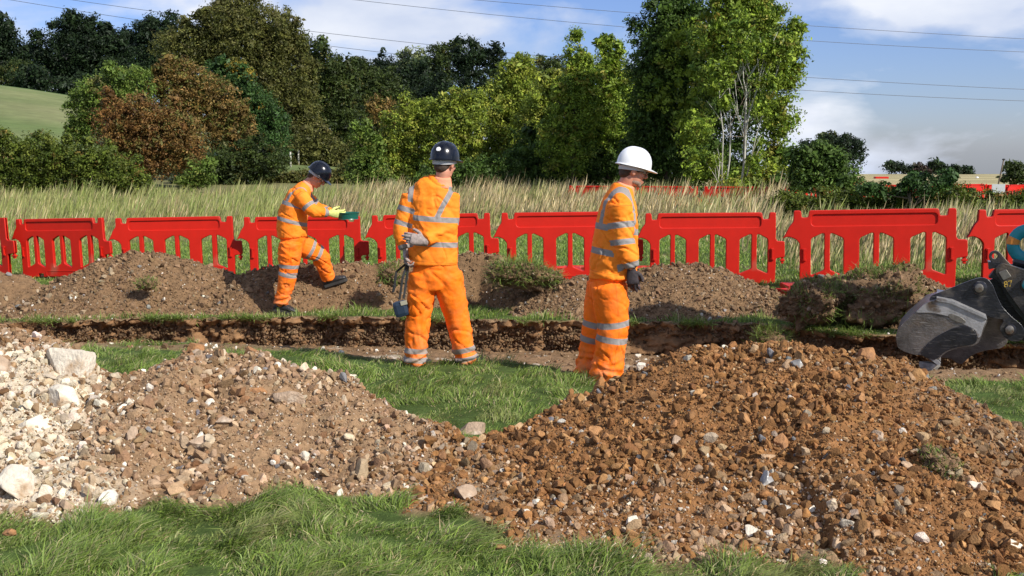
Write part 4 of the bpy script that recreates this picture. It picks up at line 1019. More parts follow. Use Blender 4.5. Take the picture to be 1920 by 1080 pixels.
    for S in 'RL':
        jp.append(limb(J['sh' + S], J['el' + S], J['wr' + S] - (J['wr' + S] - J['el' + S]).normalized() * .02, ar, side))
        jp.append(loft([J['sh' + S], J['sh' + S].lerp(shc, .5) + spine * .015, shc + spine * .03], [.078, .082, .075], ref=tuple(fw)))
    jk = remesh('jacket', jp, 0.009, 6, 0.5)
    P = getco(jk); Nn = getno(jk)
    # which bone does each vertex belong to
    seg = []
    for S in 'RL':
        seg.append(('u' + S, J['sh' + S], J['el' + S], .085)); seg.append(('f' + S, J['el' + S], J['wr' + S], .07))
    dt = seg_param(P, hipc, J['neck']); cand = [(dt[1] - .185)]; ts = [dt]
    for nm, a, b, r in seg: q = seg_param(P, a, b); ts.append(q); cand.append(q[1] - r)
    who = np.argmin(np.array(cand), 0)
    band = np.full(len(P), 0.05); seam = np.full(len(P), 0.05)
    # torso coordinates
    tt = (P - np.array(hipc)) @ np.array(spine); lat = (P - np.array(hipc)) @ np.array(side)
    for cpos, hw in torsobands: band = np.where(who == 0, np.minimum(band, np.abs(tt - cpos) - hw), band)
    top_b = max([c_ for c_, _ in torsobands]) if torsobands else 9
    tb = np.clip((tt - top_b) / .24, 0, 1); cb0 = np.array(J.get('bc', shc)); cb1 = np.array(J.get('bc_low', J.get('bc', shc)))
    latc = (P - cb0) @ np.array(side) - (1 - tb) * float((cb1 - cb0) @ np.array(side))
    bw = J.get('brace', .135); bl = J.get('brace_low', bw)
    br = np.maximum(np.abs(np.abs(latc) - (bl + (bw - bl) * tb)) - .023, top_b - tt)
    near_sh = (who == 0) | ((who == 1) & (ts[1][0] * ts[1][2] < .05)) | ((who == 3) & (ts[3][0] * ts[3][2] < .05))
    band = np.where(near_sh & (tt > top_b - 0.01), np.minimum(band, br), band)
    for i, (nm, a, b, r) in enumerate(seg):
        t, _, Ls = ts[i + 1]
        for which, c_, hw in armbands:
            if which == nm[0]: band = np.where(who == i + 1, np.minimum(band, np.abs(t * Ls - c_) - hw), band)
        if nm[0] == 'u': seam = np.where(who == i + 1, np.minimum(seam, np.abs(t * Ls - 0.015)), seam)
    seam = np.where(who == 0, np.minimum(seam, np.abs(lat)* 1.0 + 0.0) if False else seam, seam)
    hem = (tt - (T[0][0] - hipc).dot(spine)); seam = np.where(who == 0, np.minimum(seam, np.abs(hem - 0.028)), seam)
    P = folds(P, Nn, 0.013 * baggy, 5.0, 8.0, seed)
    setco(jk, P)
    # open the surface at hem and wrists by pushing the caps inside is not needed: trousers and gloves fill them
    for k_, v_ in (('band', band), ('seam', seam), ('mud', 0 * band + .07)):
        a_ = jk.attributes.new(k_, 'FLOAT', 'POINT'); a_.data.foreach_set('value', v_.astype(np.float32))
    link('jacket', jk, M['hivis'], e)
    # hem lip
    # ---- collar
    cb = J['neck'] - spine * 0.02
    cn = (nb - J['neck']).normalized() * 0.6 + spine * 0.4
    cm = remesh('collar', [loft([cb - spine * .02, cb + cn * .03, cb + cn * .062], [(.092, .088), (.080, .078), (.074, .073)], ref=tuple(side), n=24)], 0.008, 2)
    link('collar', cm, M['collar'], e)
    # ---- trousers
    tr = J.get('legr', (.125, .118, .098, .094, .098)); tp = []
    tp.append(loft([hipc - spine * .12, hipc - spine * .03, hipc + spine * .06, hipc + spine * .14], [(.135, .115), (.165 * sh_w, .135), (.168 * sh_w, .135), (.15 * sh_w, .12)], ref=tuple(hside), n=28))
    for S in 'RL':
        r_ = J.get('legr' + S, tr)
        a_, k_, n_ = J['hip' + S], J['kn' + S], J['ank' + S]
        tp.append(limb(a_, k_, n_ + (n_ - k_).normalized() * J.get('cuff', 0.015), r_, hside))
    tm = remesh('trousers', tp, 0.010, 6, 0.5)
    P = getco(tm); Nn = getno(tm); cand = []; ts = []
    for S in 'RL':
        for a_, b_ in ((J['hip' + S], J['kn' + S]), (J['kn' + S], J['ank' + S])):
            q = seg_param(P, a_, b_); ts.append(q); cand.append(q[1])
    who = np.argmin(np.array(cand), 0); band = np.full(len(P), 0.05); seam = np.full(len(P), 0.05)
    for i in range(4):
        t, _, Ls = ts[i]; S = 'RL'[i // 2]; part = 'tc'[i % 2]
        for ss, which, c_, hw in legbands:
            if which == 'c' and part == 't' and ss in (S, 'B'): band = np.where(who == i, np.minimum(band, np.abs(t * Ls - Ls - c_) - hw), band)
            if which == part and ss in (S, 'B'): band = np.where(who == i, np.minimum(band, np.abs(t * Ls - c_) - hw), band)
    # side seam of each leg
    for i in range(4):
        S = 'RL'[i // 2]; a_, b_ = [(J['hip' + S], J['kn' + S]), (J['kn' + S], J['ank' + S])][i % 2]; t, _, Ls = ts[i]
        ax = np.array(a_) + np.clip(t, 0, 1)[:, None] * (np.array(b_) - np.array(a_)); dd = P - ax; lf = dd @ np.array(fw); ls = dd @ np.array(hside) * (1 if S == 'R' else -1)
        seam = np.where((who == i) & (ls > 0), np.minimum(seam, np.abs(lf - 0.01)), seam)
    P = folds(P, Nn, 0.016 * baggy, 3.6, 5.0, seed + 3)
    low = np.exp(-np.maximum(P[:, 2] - base.z - 0.12, 0) / 0.10)                        # cloth bunches up over the boots
    P = P + Nn * (0.011 * low * np.sin(P[:, 2] * 70 + 9 * perlin(P[:, 0] * 5, P[:, 1] * 5, P[:, 2] * 4)))[:, None]
    setco(tm, P)
    mud = 0.75 * np.exp(-np.maximum(P[:, 2] - base.z - 0.05, 0) / 0.14) + 0.10
    for k_, v_ in (('band', band), ('seam', seam), ('mud', mud)):
        a_ = tm.attributes.new(k_, 'FLOAT', 'POINT'); a_.data.foreach_set('value', v_.astype(np.float32))
    link('trousers', tm, M['hivis2'], e)
    # ---- boots and gloves
    for S in 'RL':
        tv = (toe or {}).get(S, fw); tu = (toe or {}).get(S + 'u', Vector((0, 0, 1)))
        boot(J['ank' + S], tv, tu, e)
        h = hands[S]; gm = remesh('glove', hand_parts(J['wr' + S], h[0], h[1], h[2], h[3], 1.12, *(h[4:])), 0.0042, 2, 0.4)
        link('glove', gm, gloves, e)
    return e

# ---------------------------------------------------------------- the three workers
def Pj(Y):
    return lambda px, py, dy=0.0: at(px, py, Y + dy)
V3 = Vector
def man_hands_behind():
    g = Pj(9.25)
    J = dict(head=g(834, 309), neck=g(828, 341, .0), shR=g(843, 364, .0), shL=g(771, 368, .02), elR=g(846, 424, -.02), elL=g(752, 428, .0), wrR=g(795, 452, -.20), wrL=g(761, 470, -.04),
             hipR=g(838, 515, 0), hipL=g(795, 515, 0), knR=g(858, 598, .03), knL=g(783, 598, .0), ankR=g(873, 670, .03), ankL=g(779, 674, .0), cuff=.035, brace=.165, brace_low=.11, bc=g(811, 370), bc_low=g(794, 370))
    J['legr'] = (.125, .118, .100, .092, .092); J['armr'] = (.082, .078, .070, .062, .05)
    hipc = (J['hipR'] + J['hipL']) / 2; sp = (J['neck'] - hipc).normalized()
    T = [(g(811, 495), .208, .150), (g(811, 470), .205, .150), (g(812, 440), .200, .148), (g(812, 405), .205, .145), (g(812, 375), .205, .130), (g(815, 354), .170, .105), (g(824, 338), .095, .08)]
    gnd = 0
    L = lambda y: (hipc - g(811, y)).length
    person(J, 'man seen from behind in orange work clothes and black helmet with hands behind his back', (0.25, 1, 0), (0.45, 0.85, -0.05), (0.03, 0, 1), M['helmet_black'], M['glove_grey'],
           {'R': (V3((-1, -.15, .22)), V3((.25, 0.9, -.2)), V3((0.3, 0, 1)), .45, .03, .1), 'L': (V3((.08, -.05, -1)), V3((1, -.3, 0)), V3((0, -1, 0)), .95, .05, .8)},
           21, sticker=(0.08, -0.85, 0.52), legbands=(('B', 'c', (J['knL'] - g(780, 656)).length, .022), ('B', 'c', (J['knL'] - g(780, 673)).length, .022)),
           armbands=(('u', .115, .022), ('f', -0.035, .022), ('u', .235, .020), ('f', .16, .018)), torsobands=((L(410), .022), (L(456), .022)), torso=T, sh_w=1.12,
           toe={'R': V3((.55, .8, 0)), 'L': V3((.5, .85, 0))})
    # instrument on a strap
    hp = g(762, 494, -.05); e = empty('radio', g(752, 596, -.05), 'dark blue handheld meter dangling by its strap from the hand behind the back', 'meter')
    me = join_meshes('case', [box_mesh('c', (-.062, -.035, -.068), (.062, .035, .068), .032)])
    me.transform(Matrix.Translation(g(752, 579, -.05)) @ Matrix.Rotation(R(-14), 4, 'Y')); me.name = 'case'; link('case', me, M['radio'], e)
    m2 = box_mesh('display', (-.028, -.004, -.018), (.028, .004, .018), .003); m2.transform(Matrix.Translation(g(757, 568, -.088)) @ Matrix.Rotation(R(-14), 4, 'Y')); link('display', m2, mat('grey_display', col=(.32, .30, .22), rough=.4), e)
    top = g(764, 492, -.06)
    for a, b, c in ((top, g(755, 520, -.07), g(749, 562, -.05)), (top + V3((.01, 0, 0)), g(762, 525, -.05), g(757, 560, -.06)), (top, g(743, 510, -.04), g(740, 535, -.03))):
        mm = remesh('strap', [loft([a, a.lerp(b, .5), b, b.lerp(c, .5), c], [(.011, .003)] * 5, ref=(1, .2, 0), n=8)], .003, 1) if False else None
        v, f = loft([a, a.lerp(b, .5), b, b.lerp(c, .5), c], [(.010, .0025)] * 5, ref=(1, .2, 0), n=8); ms = bpy.data.meshes.new('strap'); ms.from_pydata([q[:] for q in v], [], f); link('strap', ms, M['black'], e)
    v, f = loft([g(740, 535, -.03), g(737, 548, -.03)], [.014, .010], n=10); ms = bpy.data.meshes.new('clip'); ms.from_pydata([q[:] for q in v], [], f); link('clip', ms, M['black'], e)
man_hands_behind()
def man_white_helmet():
    g = Pj(8.75)
    J = dict(head=g(1187, 322), neck=g(1170, 354, .02), shR=g(1163, 384, -.17), shL=g(1160, 384, .20), elR=g(1170, 452, -.20), elL=g(1172, 452, .24), wrR=g(1184, 506, -.20), wrL=g(1186, 506, .22),
             hipR=g(1142, 535, -.09), hipL=g(1134, 532, .10), knR=g(1150, 616, -.08), knL=g(1120, 616, .12), ankR=g(1136, 706, -.07), ankL=g(1108, 696, .16), cuff=.07)
    J['legr'] = (.140, .136, .122, .118, .132); J['armr'] = (.088, .086, .084, .080, .062)
    hipc = (J['hipR'] + J['hipL']) / 2; sp = (J['neck'] - hipc).normalized()
    T = [(g(1150, 519), .215, .19), (g(1150, 495), .210, .186), (g(1153, 455), .205, .176), (g(1157, 415), .205, .162), (g(1160, 385), .200, .140), (g(1164, 364), .150, .105), (g(1169, 350), .090, .082)]
    L = lambda y: (hipc - g(1152, y)).length
    person(J, 'bearded man in white helmet and orange work clothes standing side-on with black gloves', (1, .22, 0), (1, .12, -.22), (-.1, 0, 1), M['helmet_white'], M['glove_black'],
           {'R': (V3((.12, 0, -1)), V3((0, 1, 0)), V3((1, 0, .1)), .55, .02, .5), 'L': (V3((.1, 0, -1)), V3((0, -1, 0)), V3((1, 0, 0)), .5, .05, .4)},
           44, glasses=True, beard=True, legbands=(('B', 'c', -0.040, .024), ('B', 'c', .080, .024)),
           armbands=(('u', .155, .024), ('u', .285, .022), ('f', .190, .028)), torsobands=((L(428), .024), (L(474), .024)), torso=T, sh_w=1.12,
           toe={'R': V3((.97, .1, 0)), 'L': V3((.9, .35, 0))})
man_white_helmet()
def man_sieving():
    g = Pj(13.15)
    J = dict(head=g(594, 332), neck=g(576, 348, .02), shR=g(562, 366, -.18), shL=g(568, 364, .17), elR=g(586, 396, -.21), elL=g(594, 392, .22), wrR=g(617, 400, -.12), wrL=g(622, 398, .10),
             hipR=g(545, 456, -.10), hipL=g(553, 454, .10), knR=g(541, 510, -.11), knL=g(600, 478, .24), ankR=g(528, 570, -.08), ankL=g(616, 522, .36), cuff=.0)
    J['legr'] = (.135, .130, .104, .090, .082); J['armr'] = (.090, .086, .076, .064, .05)
    hipc = (J['hipR'] + J['hipL']) / 2
    T = [(g(548, 444), .205, .17), (g(547, 428), .205, .175), (g(549, 408), .205, .172), (g(554, 386), .205, .155), (g(561, 368), .195, .135), (g(568, 357), .15, .10), (g(575, 347), .09, .08)]
    sp = (J['neck'] - hipc).normalized()
    L = lambda x, y: (g(x, y) - hipc).dot(sp)
    person(J, 'man in orange and black helmet stepping onto a soil heap, head bent over a sieve', (1, .05, 0), (.80, 0, -.62), (.62, 0, .80), M['helmet_black'], M['glove_yellow'],
           {'R': (V3((1, .25, -.12)), V3((0, 1, .3)), V3((.2, .1, 1)), .35, .1, .5), 'L': (V3((1, -.25, -.1)), V3((0, -1, .3)), V3((.2, 0, 1)), .35, .1, .5)},
           63, legbands=(('R', 'c', -.068, .022), ('R', 'c', .025, .022), ('L', 't', .20, .022), ('L', 't', .31, .022)),
           armbands=(('u', .165, .022), ('f', .0, .022), ('f', .165, .026)), torsobands=((L(550, 383), .022), (L(548, 414), .022)), torso=T, sh_w=1.10,
           toe={'R': V3((.95, -.1, -.22)), 'Ru': V3((.22, 0, 1)), 'L': V3((.95, .05, .30)), 'Lu': V3((-.30, 0, 1))})
    c = g(653, 404, -.01); e = empty('sieve', c - V3((0, 0, .03)), 'round dark green sieve held level in pale yellow gloves', 'sieve')
    V, Fs = [], []; n = 48
    for r, z in ((.122, .038), (.130, .038), (.130, .028), (.122, .024), (.116, -.034), (.119, -.042), (.110, -.042), (.110, -.030), (.116, .028)):
        for j in range(n): V.append(c + V3((r * math.cos(2 * math.pi * j / n), r * math.sin(2 * math.pi * j / n), z)))
    for i in range(8):
        for j in range(n): Fs.append((i * n + j, i * n + (j + 1) % n, (i + 1) * n + (j + 1) % n, (i + 1) * n + j))
    for j in range(n): Fs.append((8 * n + j, 8 * n + (j + 1) % n, (j + 1) % n, j))
    me = bpy.data.meshes.new('rim'); me.from_pydata([v[:] for v in V], [], Fs); link('rim', me, mat('green_plastic', col=(.006, .085, .06), rough=.35, var=.1), e)
    parts = []
    for k in range(-5, 6):
        h_ = math.sqrt(max(.110 ** 2 - (k * .018) ** 2, 0)); parts.append(loft([c + V3((k * .018, -h_, -.030)), c + V3((k * .018, h_, -.030))], [.0016] * 2, ref=(1, 0, 0), n=5)); parts.append(loft([c + V3((-h_, k * .018, -.031)), c + V3((h_, k * .018, -.031))], [.0016] * 2, ref=(0, 1, 0), n=5))
    v, f = merge(parts); me = bpy.data.meshes.new('mesh_bottom'); me.from_pydata([q[:] for q in v], [], f); link('mesh_bottom', me, mat('sieve_wire', col=(.08, .08, .08), rough=.4, metal=.8), e)
man_sieving()

# ---------------------------------------------------------------- the digger's bucket, coupler and arm end
M['black_steel'] = mat('black_painted_steel', col=(.016, .016, .02), rough=.28, spec=.5, var=.5, vscale=9, bump=.2, bscale=50, dark=((.10, .085, .07), .60))
M['worn_steel'] = mat('worn_steel', col=(.36, .35, .345), rough=.36, metal=.35, var=.35, vscale=10, bump=.25, bscale=60, dark=((.12, .085, .06), .58))
M['dark_steel'] = mat('scraped_steel', col=(.19, .17, .16), rough=.3, metal=.6, var=.5, vscale=7, bump=.3, bscale=70, dark=((.20, .16, .13), .56))
def scratch(m, amt=.8):
    t = m.node_tree; l = t.links.new; p = t.nodes['Principled BSDF']; src = p.inputs['Base Color'].links[0].from_socket
    tcn = N(t, 'ShaderNodeTexCoord'); mp_ = N(t, 'ShaderNodeMapping'); mp_.inputs['Rotation'].default_value = (0, .9, 0); mp_.inputs['Scale'].default_value = (3, 8, 70)
    z = N(t, 'ShaderNodeTexNoise'); z.inputs['Scale'].default_value = 2.2; z.inputs['Detail'].default_value = 8; z.inputs['Distortion'].default_value = .4
    r = N(t, 'ShaderNodeValToRGB'); r.color_ramp.elements[0].position = .60; r.color_ramp.elements[1].position = .68
    f = N(t, 'ShaderNodeMath', operation='MULTIPLY'); f.inputs[1].default_value = amt; mx_ = N(t, 'ShaderNodeMixRGB'); mx_.inputs[2].default_value = (.42, .39, .35, 1)
    l(tcn.outputs['Object'], mp_.inputs[0]); l(mp_.outputs[0], z.inputs['Vector']); l(z.outputs[0], r.inputs[0]); l(r.outputs[0], f.inputs[0]); l(f.outputs[0], mx_.inputs[0]); l(src, mx_.inputs[1]); l(mx_.outputs[0], p.inputs['Base Color'])
scratch(M['dark_steel'], .7); scratch(M['black_steel'], .25)
M['hitch_steel'] = mat('greasy_coupler_steel', col=(.045, .04, .036), rough=.45, metal=.3, var=.4, vscale=9, bump=.4, bscale=50, dark=((.12, .09, .065), .52))
M['pin'] = mat('pin_steel', col=(.22, .20, .17), rough=.45, metal=.7, var=.3, vscale=25, dark=((.13, .07, .04), .56))
M['teal'] = mat('teal_paint', col=(.01, .23, .28), rough=.4, spec=.5, var=.2, vscale=10, dark=((.09, .06, .04), .66))
M['orange_paint'] = mat('orange_patch', col=(.62, .22, .03), rough=.5); M['yellow'] = mat('yellow_mark', col=(.52, .34, .05), rough=.7, var=.4, vscale=60, dark=((.06, .05, .04), .56))
def digger():
    Yn, W_ = 9.35, 0.62
    z4 = lambda x, y: (1640 + x / 3.175, 360 + y / 3.175)
    def flat(name, pts, Y, th, m, par, bev=.004, rr=.02, holes=()):
        o_ = at(*z4(*pts[0]), Y)
        def conv(ps):
            q = []
            for p_ in ps:
                w_ = at(*z4(*p_), Y); q.append((w_.x - o_.x, w_.z - o_.z))
            return q
        me = curve_solid(name, [rounded(conv(pts), rr, 3)] + [rounded(conv(h_), rr, 3) for h_ in holes], th / 2, bev)
        me.transform(Matrix.Translation((o_.x, Y, o_.z))); o = link(name, me, m, par); return o
    bx = at(*z4(500, 900), Yn)
    e = empty('excavator', (bx.x, bx.y, -DEPTH), 'end of a digger arm with black coupler and scraped steel bucket resting in the trench', 'excavator')
    bk = empty('bucket', bx, None, None); bk.parent = e; bk.matrix_parent_inverse = Matrix.Translation(-e.location)
    side = [(130, 952), (116, 880), (135, 830), (180, 780), (235, 728), (300, 668), (380, 640), (450, 648), (520, 676), (600, 706), (655, 732), (672, 762), (652, 800), (635, 850), (618, 890), (588, 912), (540, 920), (480, 935), (430, 955), (395, 985), (360, 1020), (330, 1012), (290, 985), (230, 985), (180, 972)]
    flat('side_plate', side, Yn, .016, M['dark_steel'], bk, .003, .03)
    flat('side_plate', side, Yn + W_, .016, M['dark_steel'], bk, .003, .03)
    # pale worn band along the top and the darker curved wear plate below
    flat('wear_band', [(238, 732), (302, 672), (380, 643), (450, 651), (520, 679), (598, 709), (650, 735), (666, 762), (648, 798), (634, 852), (618, 868), (600, 812), (530, 786), (440, 742), (340, 727)], Yn - .012, .008, M['worn_steel'], bk, .002, .03)
    flat('wear_plate', [(268, 980), (316, 915), (378, 862), (460, 816), (540, 790), (598, 816), (616, 870), (600, 898), (540, 914), (475, 929), (424, 952), (368, 1008), (320, 1002)], Yn - .014, .010, M['black_steel'], bk, .003, .03)
    flat('badge', [(438, 735), (460, 725), (520, 745), (548, 770), (540, 782), (500, 778), (450, 755)], Yn - .0135, .008, M['pin'], bk, .002, .03)
    # curved shell between the side plates
    prof = [(372, 648), (300, 672), (235, 730), (180, 782), (137, 832), (119, 880), (132, 950), (180, 975), (230, 987), (290, 988), (335, 1015), (365, 1024)]
    V, Fs = [], []
    for k, off in enumerate((0, -8)):
        for x, y in prof:
            cx_, cy_ = 380, 850; dx, dy = x - cx_, y - cy_; l_ = math.hypot(dx, dy); q = (x + dx / l_ * off, y + dy / l_ * off)
            a = at(*z4(*q), Yn)
            V += [(a.x, Yn + .009, a.z), (a.x, Yn + W_ - .009, a.z)]
    n = len(prof)
    for k in range(2):
        for i in range(n - 1):
            b = k * 2 * n + 2 * i; f = (b, b + 1, b + 3, b + 2); Fs.append(f if k else f[::-1])
    for i in (0, n - 1): Fs.append((2 * i, 2 * i + 1, 2 * n + 2 * i + 1, 2 * n + 2 * i))
    me = bpy.data.meshes.new('shell'); me.from_pydata(V, [], Fs); [setattr(p_, 'use_smooth', True) for p_ in me.polygons]; me.set_sharp_from_angle(angle=R(40)); link('shell', me, M['dark_steel'], bk)
    # back wrapper plate running to the coupler
    V = []
    for (x, y) in ((368, 636), (460, 648), (560, 688), (662, 730), (668, 748), (560, 706), (456, 664), (366, 652)):
        a = at(*z4(x, y), Yn); V += [(a.x, Yn - .03, a.z), (a.x, Yn + W_ + .03, a.z)]
    k = 8; Fs = [(2 * i, 2 * i + 1, 2 * ((i + 1) % k) + 1, 2 * ((i + 1) % k)) for i in range(k)] + [tuple(2 * i for i in range(k))[::-1], tuple(2 * i + 1 for i in range(k))]
    me = bpy.data.meshes.new('top_plate'); me.from_pydata(V, [], Fs); link('top_plate', me, M['worn_steel'], bk)
    # cutting edge
    a = at(*z4(300, 985), Yn); b = at(*z4(378, 1040), Yn)
    V = []
    for x, z in ((a.x, a.z), (b.x, b.z - .0), (b.x + .02, b.z + .02), (a.x + .03, a.z + .04)): V += [(x, Yn - .01, z), (x, Yn + W_ + .01, z)]
    me = bpy.data.meshes.new('cutting_edge'); me.from_pydata(V, [], [(0, 1, 3, 2), (2, 3, 5, 4), (4, 5, 7, 6), (6, 7, 1, 0), (0, 2, 4, 6), (1, 7, 5, 3)]); link('cutting_edge', me, M['worn_steel'], bk)
    # black ears
    ear = [(285, 655), (300, 622), (420, 572), (520, 528), (590, 502), (632, 506), (665, 540), (692, 612), (722, 672), (782, 732), (832, 768), (851, 802), (842, 850), (812, 872), (772, 870), (728, 846), (700, 800), (735, 745), (662, 742), (600, 712), (500, 672), (430, 645), (380, 638), (330, 650)]
    flat('ear', ear, Yn + .13, .03, M['black_steel'], bk, .004, .03); flat('ear', ear, Yn + .47, .03, M['black_steel'], bk, .004, .03)
    flat('ear_guard', [(275, 650), (300, 610), (370, 545), (440, 520), (520, 517), (560, 520), (440, 572), (340, 625)], Yn + .60, .02, M['black_steel'], bk, .004, .03)
    def cyl(name, x, y, r, Y0, Y1, m, par, ring=True):
        c = at(*z4(x, y), Y0); V, Fs = loft([(c.x, Y0, c.z), (c.x, Y0 + .008, c.z), (c.x, Y1, c.z)], [(r * .92, r * .92), (r, r), (r, r)], ref=(1, 0, 0), n=28)
        me = bpy.data.meshes.new(name); me.from_pydata([v[:] for v in V], [], Fs); o = link(name, me, m, par); me.set_sharp_from_angle(angle=R(30))
        return o
    for x, y in ((600, 568), (777, 806)):
        cyl('boss', x, y, .062 if x < 700 else .050, Yn + .100, Yn + .125, M['black_steel'], bk)
        cyl('pin', x, y, .038, Yn + .08, Yn + .66 - .1, M['pin'], bk)
    # quick coupler
    hit = [(664, 436), (700, 414), (752, 424), (800, 440), (889, 462), (1010, 500), (1060, 720), (1010, 900), (930, 830), (870, 770), (800, 670), (740, 590), (700, 530), (668, 480)]
    q = empty('coupler', at(*z4(800, 600), Yn), None, None); q.parent = e; q.matrix_parent_inverse = Matrix.Translation(-e.location)
    for Y_ in (Yn + .19, Yn + .41): flat('cheek_plate', hit, Y_, .03, M['hitch_steel'], q, .004, .03)
    a = at(*z4(690, 440), Yn); b = at(*z4(990, 520), Yn)
    V = []
    for x, y in ((680, 425), (760, 428), (1000, 500), (1000, 520), (760, 448), (684, 470)):
        p_ = at(*z4(x, y), Yn); V += [(p_.x, Yn + .206, p_.z), (p_.x, Yn + .394, p_.z)]
    me = bpy.data.meshes.new('bridge_plate'); me.from_pydata(V, [], [(2 * i, 2 * i + 1, 2 * ((i + 1) % 6) + 1, 2 * ((i + 1) % 6)) for i in range(6)] + [(0, 2, 4, 6, 8, 10)[::-1], (1, 3, 5, 7, 9, 11)]); link('bridge_plate', me, M['black_steel'], q)
    # lifting eye
    c1 = []; lug = [(604, 372), (616, 350), (640, 340), (668, 348), (705, 392), (740, 425), (700, 425), (662, 440), (640, 420), (610, 400)]
    flat('lifting_eye', lug, Yn + .27, .035, M['hitch_steel'], q, .005, .02, holes=[[(622, 372), (632, 358), (652, 360), (658, 376), (648, 392), (630, 390)]])
    V_ = flat('block', [(690, 470), (735, 450), (765, 492), (718, 516)], Yn + .165, .02, M['pin'], q, .003, .01)
    # yellow figures on the cheek
    fc = bpy.data.curves.new('number', 'FONT'); fc.body = '87'; fc.size = .075; fc.extrude = .0015; fc.align_x = 'CENTER'; fc.align_y = 'CENTER'
    ft = bpy.data.objects.new('number', fc); COL.objects.link(ft); dg = bpy.context.evaluated_depsgraph_get(); tm = bpy.data.meshes.new_from_object(ft.evaluated_get(dg)); bpy.data.objects.remove(ft)
    pz = at(*z4(745, 538), Yn + .17); tm.transform(Matrix.Translation((pz.x, Yn + .1735, pz.z)) @ Matrix.Rotation(R(-12), 4, 'Y') @ Matrix.Rotation(R(90), 4, 'X')); tm.name = 'number'; tm.materials.clear(); link('number', tm, M['yellow'], q)
    cyl('boss', 860, 538, .062, Yn + .155, Yn + .175, M['hitch_steel'], q); cyl('pin', 860, 538, .040, Yn + .135, Yn + .48, M['teal'], q)
    cyl('boss', 892, 665, .060, Yn + .155, Yn + .175, M['hitch_steel'], q); cyl('pin', 892, 665, .034, Yn + .14, Yn + .48, M['pin'], q)
    flat('front_rail', [(590, 500), (640, 440), (668, 430), (700, 530), (760, 620), (840, 720), (900, 790), (960, 860), (1010, 905), (1010, 960), (900, 870), (850, 830), (820, 765), (760, 700), (700, 612), (668, 540), (632, 506)], Yn + .30, .12, M['black_steel'], q, .006, .02)
    # link and arm beyond the picture edge
    am = empty('arm', at(*z4(1000, 480), Yn), None, None); am.parent = e; am.matrix_parent_inverse = Matrix.Translation(-e.location)
    a = at(*z4(745, 400), Yn); b = at(*z4(900, 430), Yn)
    V, Fs = loft([at(*z4(742, 402), Yn + .3), at(*z4(840, 420), Yn + .3), at(*z4(1040, 455), Yn + .3)], [.035, .045, .05], ref=(0, 1, 0), n=18); me = bpy.data.meshes.new('ram'); me.from_pydata([v[:] for v in V], [], Fs); link('ram', me, M['black_steel'], am)
    cc = at(*z4(915, 318), Yn); cc.y = Yn + .3
    pts = [cc + V3((.118 * math.cos(t), 0, .118 * math.sin(t))) for t in np.linspace(0, 2 * math.pi, 25)]
    V, Fs = loft(pts, [(.032, .055)] * 25, ref=(0, 1, 0), n=16, cap=False); me = bpy.data.meshes.new('link_eye'); me.from_pydata([v[:] for v in V], [], Fs); [setattr(p_, 'use_smooth', True) for p_ in me.polygons]; lk = link('link_eye', me, M['teal'], am)
    pts = [cc + V3((.120 * math.cos(t), -.004, .120 * math.sin(t))) for t in np.linspace(2.7, 3.15, 6)]
    V, Fs = loft(pts, [(.033, .056)] * 6, ref=(0, 1, 0), n=16); me = bpy.data.meshes.new('orange_band'); me.from_pydata([v[:] for v in V], [], Fs); link('orange_band', me, M['orange_paint'], lk)
    V, Fs = [], []
    pr = [(880, 462), (905, 395), (990, 300), (1030, 60), (1060, -1150), (1180, -1300), (1330, -1250), (1420, -700), (1400, 100), (1330, 420), (1180, 560), (1040, 600), (960, 560)]
    flat('dipper', pr, Yn + .30, .34, M['teal'], am, .012, .03)
    flat('boom', [(1100, -1150), (1180, -1420), (1700, -1700), (2600, -1500), (4200, -400), (4150, -100), (2600, -1150), (1700, -1330), (1300, -1050)], Yn + .30, .24, M['teal'], am, .015, .05)
    # the whole digger end is turned to face along its own line
    th = R(21); Rm = Matrix.Translation(bx) @ Matrix.Rotation(-th, 4, 'Z') @ Matrix.Diagonal((.93, 1, 1, 1)) @ Matrix.Translation(-bx)
    seen = set()
    for o_ in e.children_recursive:
        if o_.type == 'MESH' and o_.data.name not in seen: seen.add(o_.data.name); o_.data.transform(Rm)
digger()

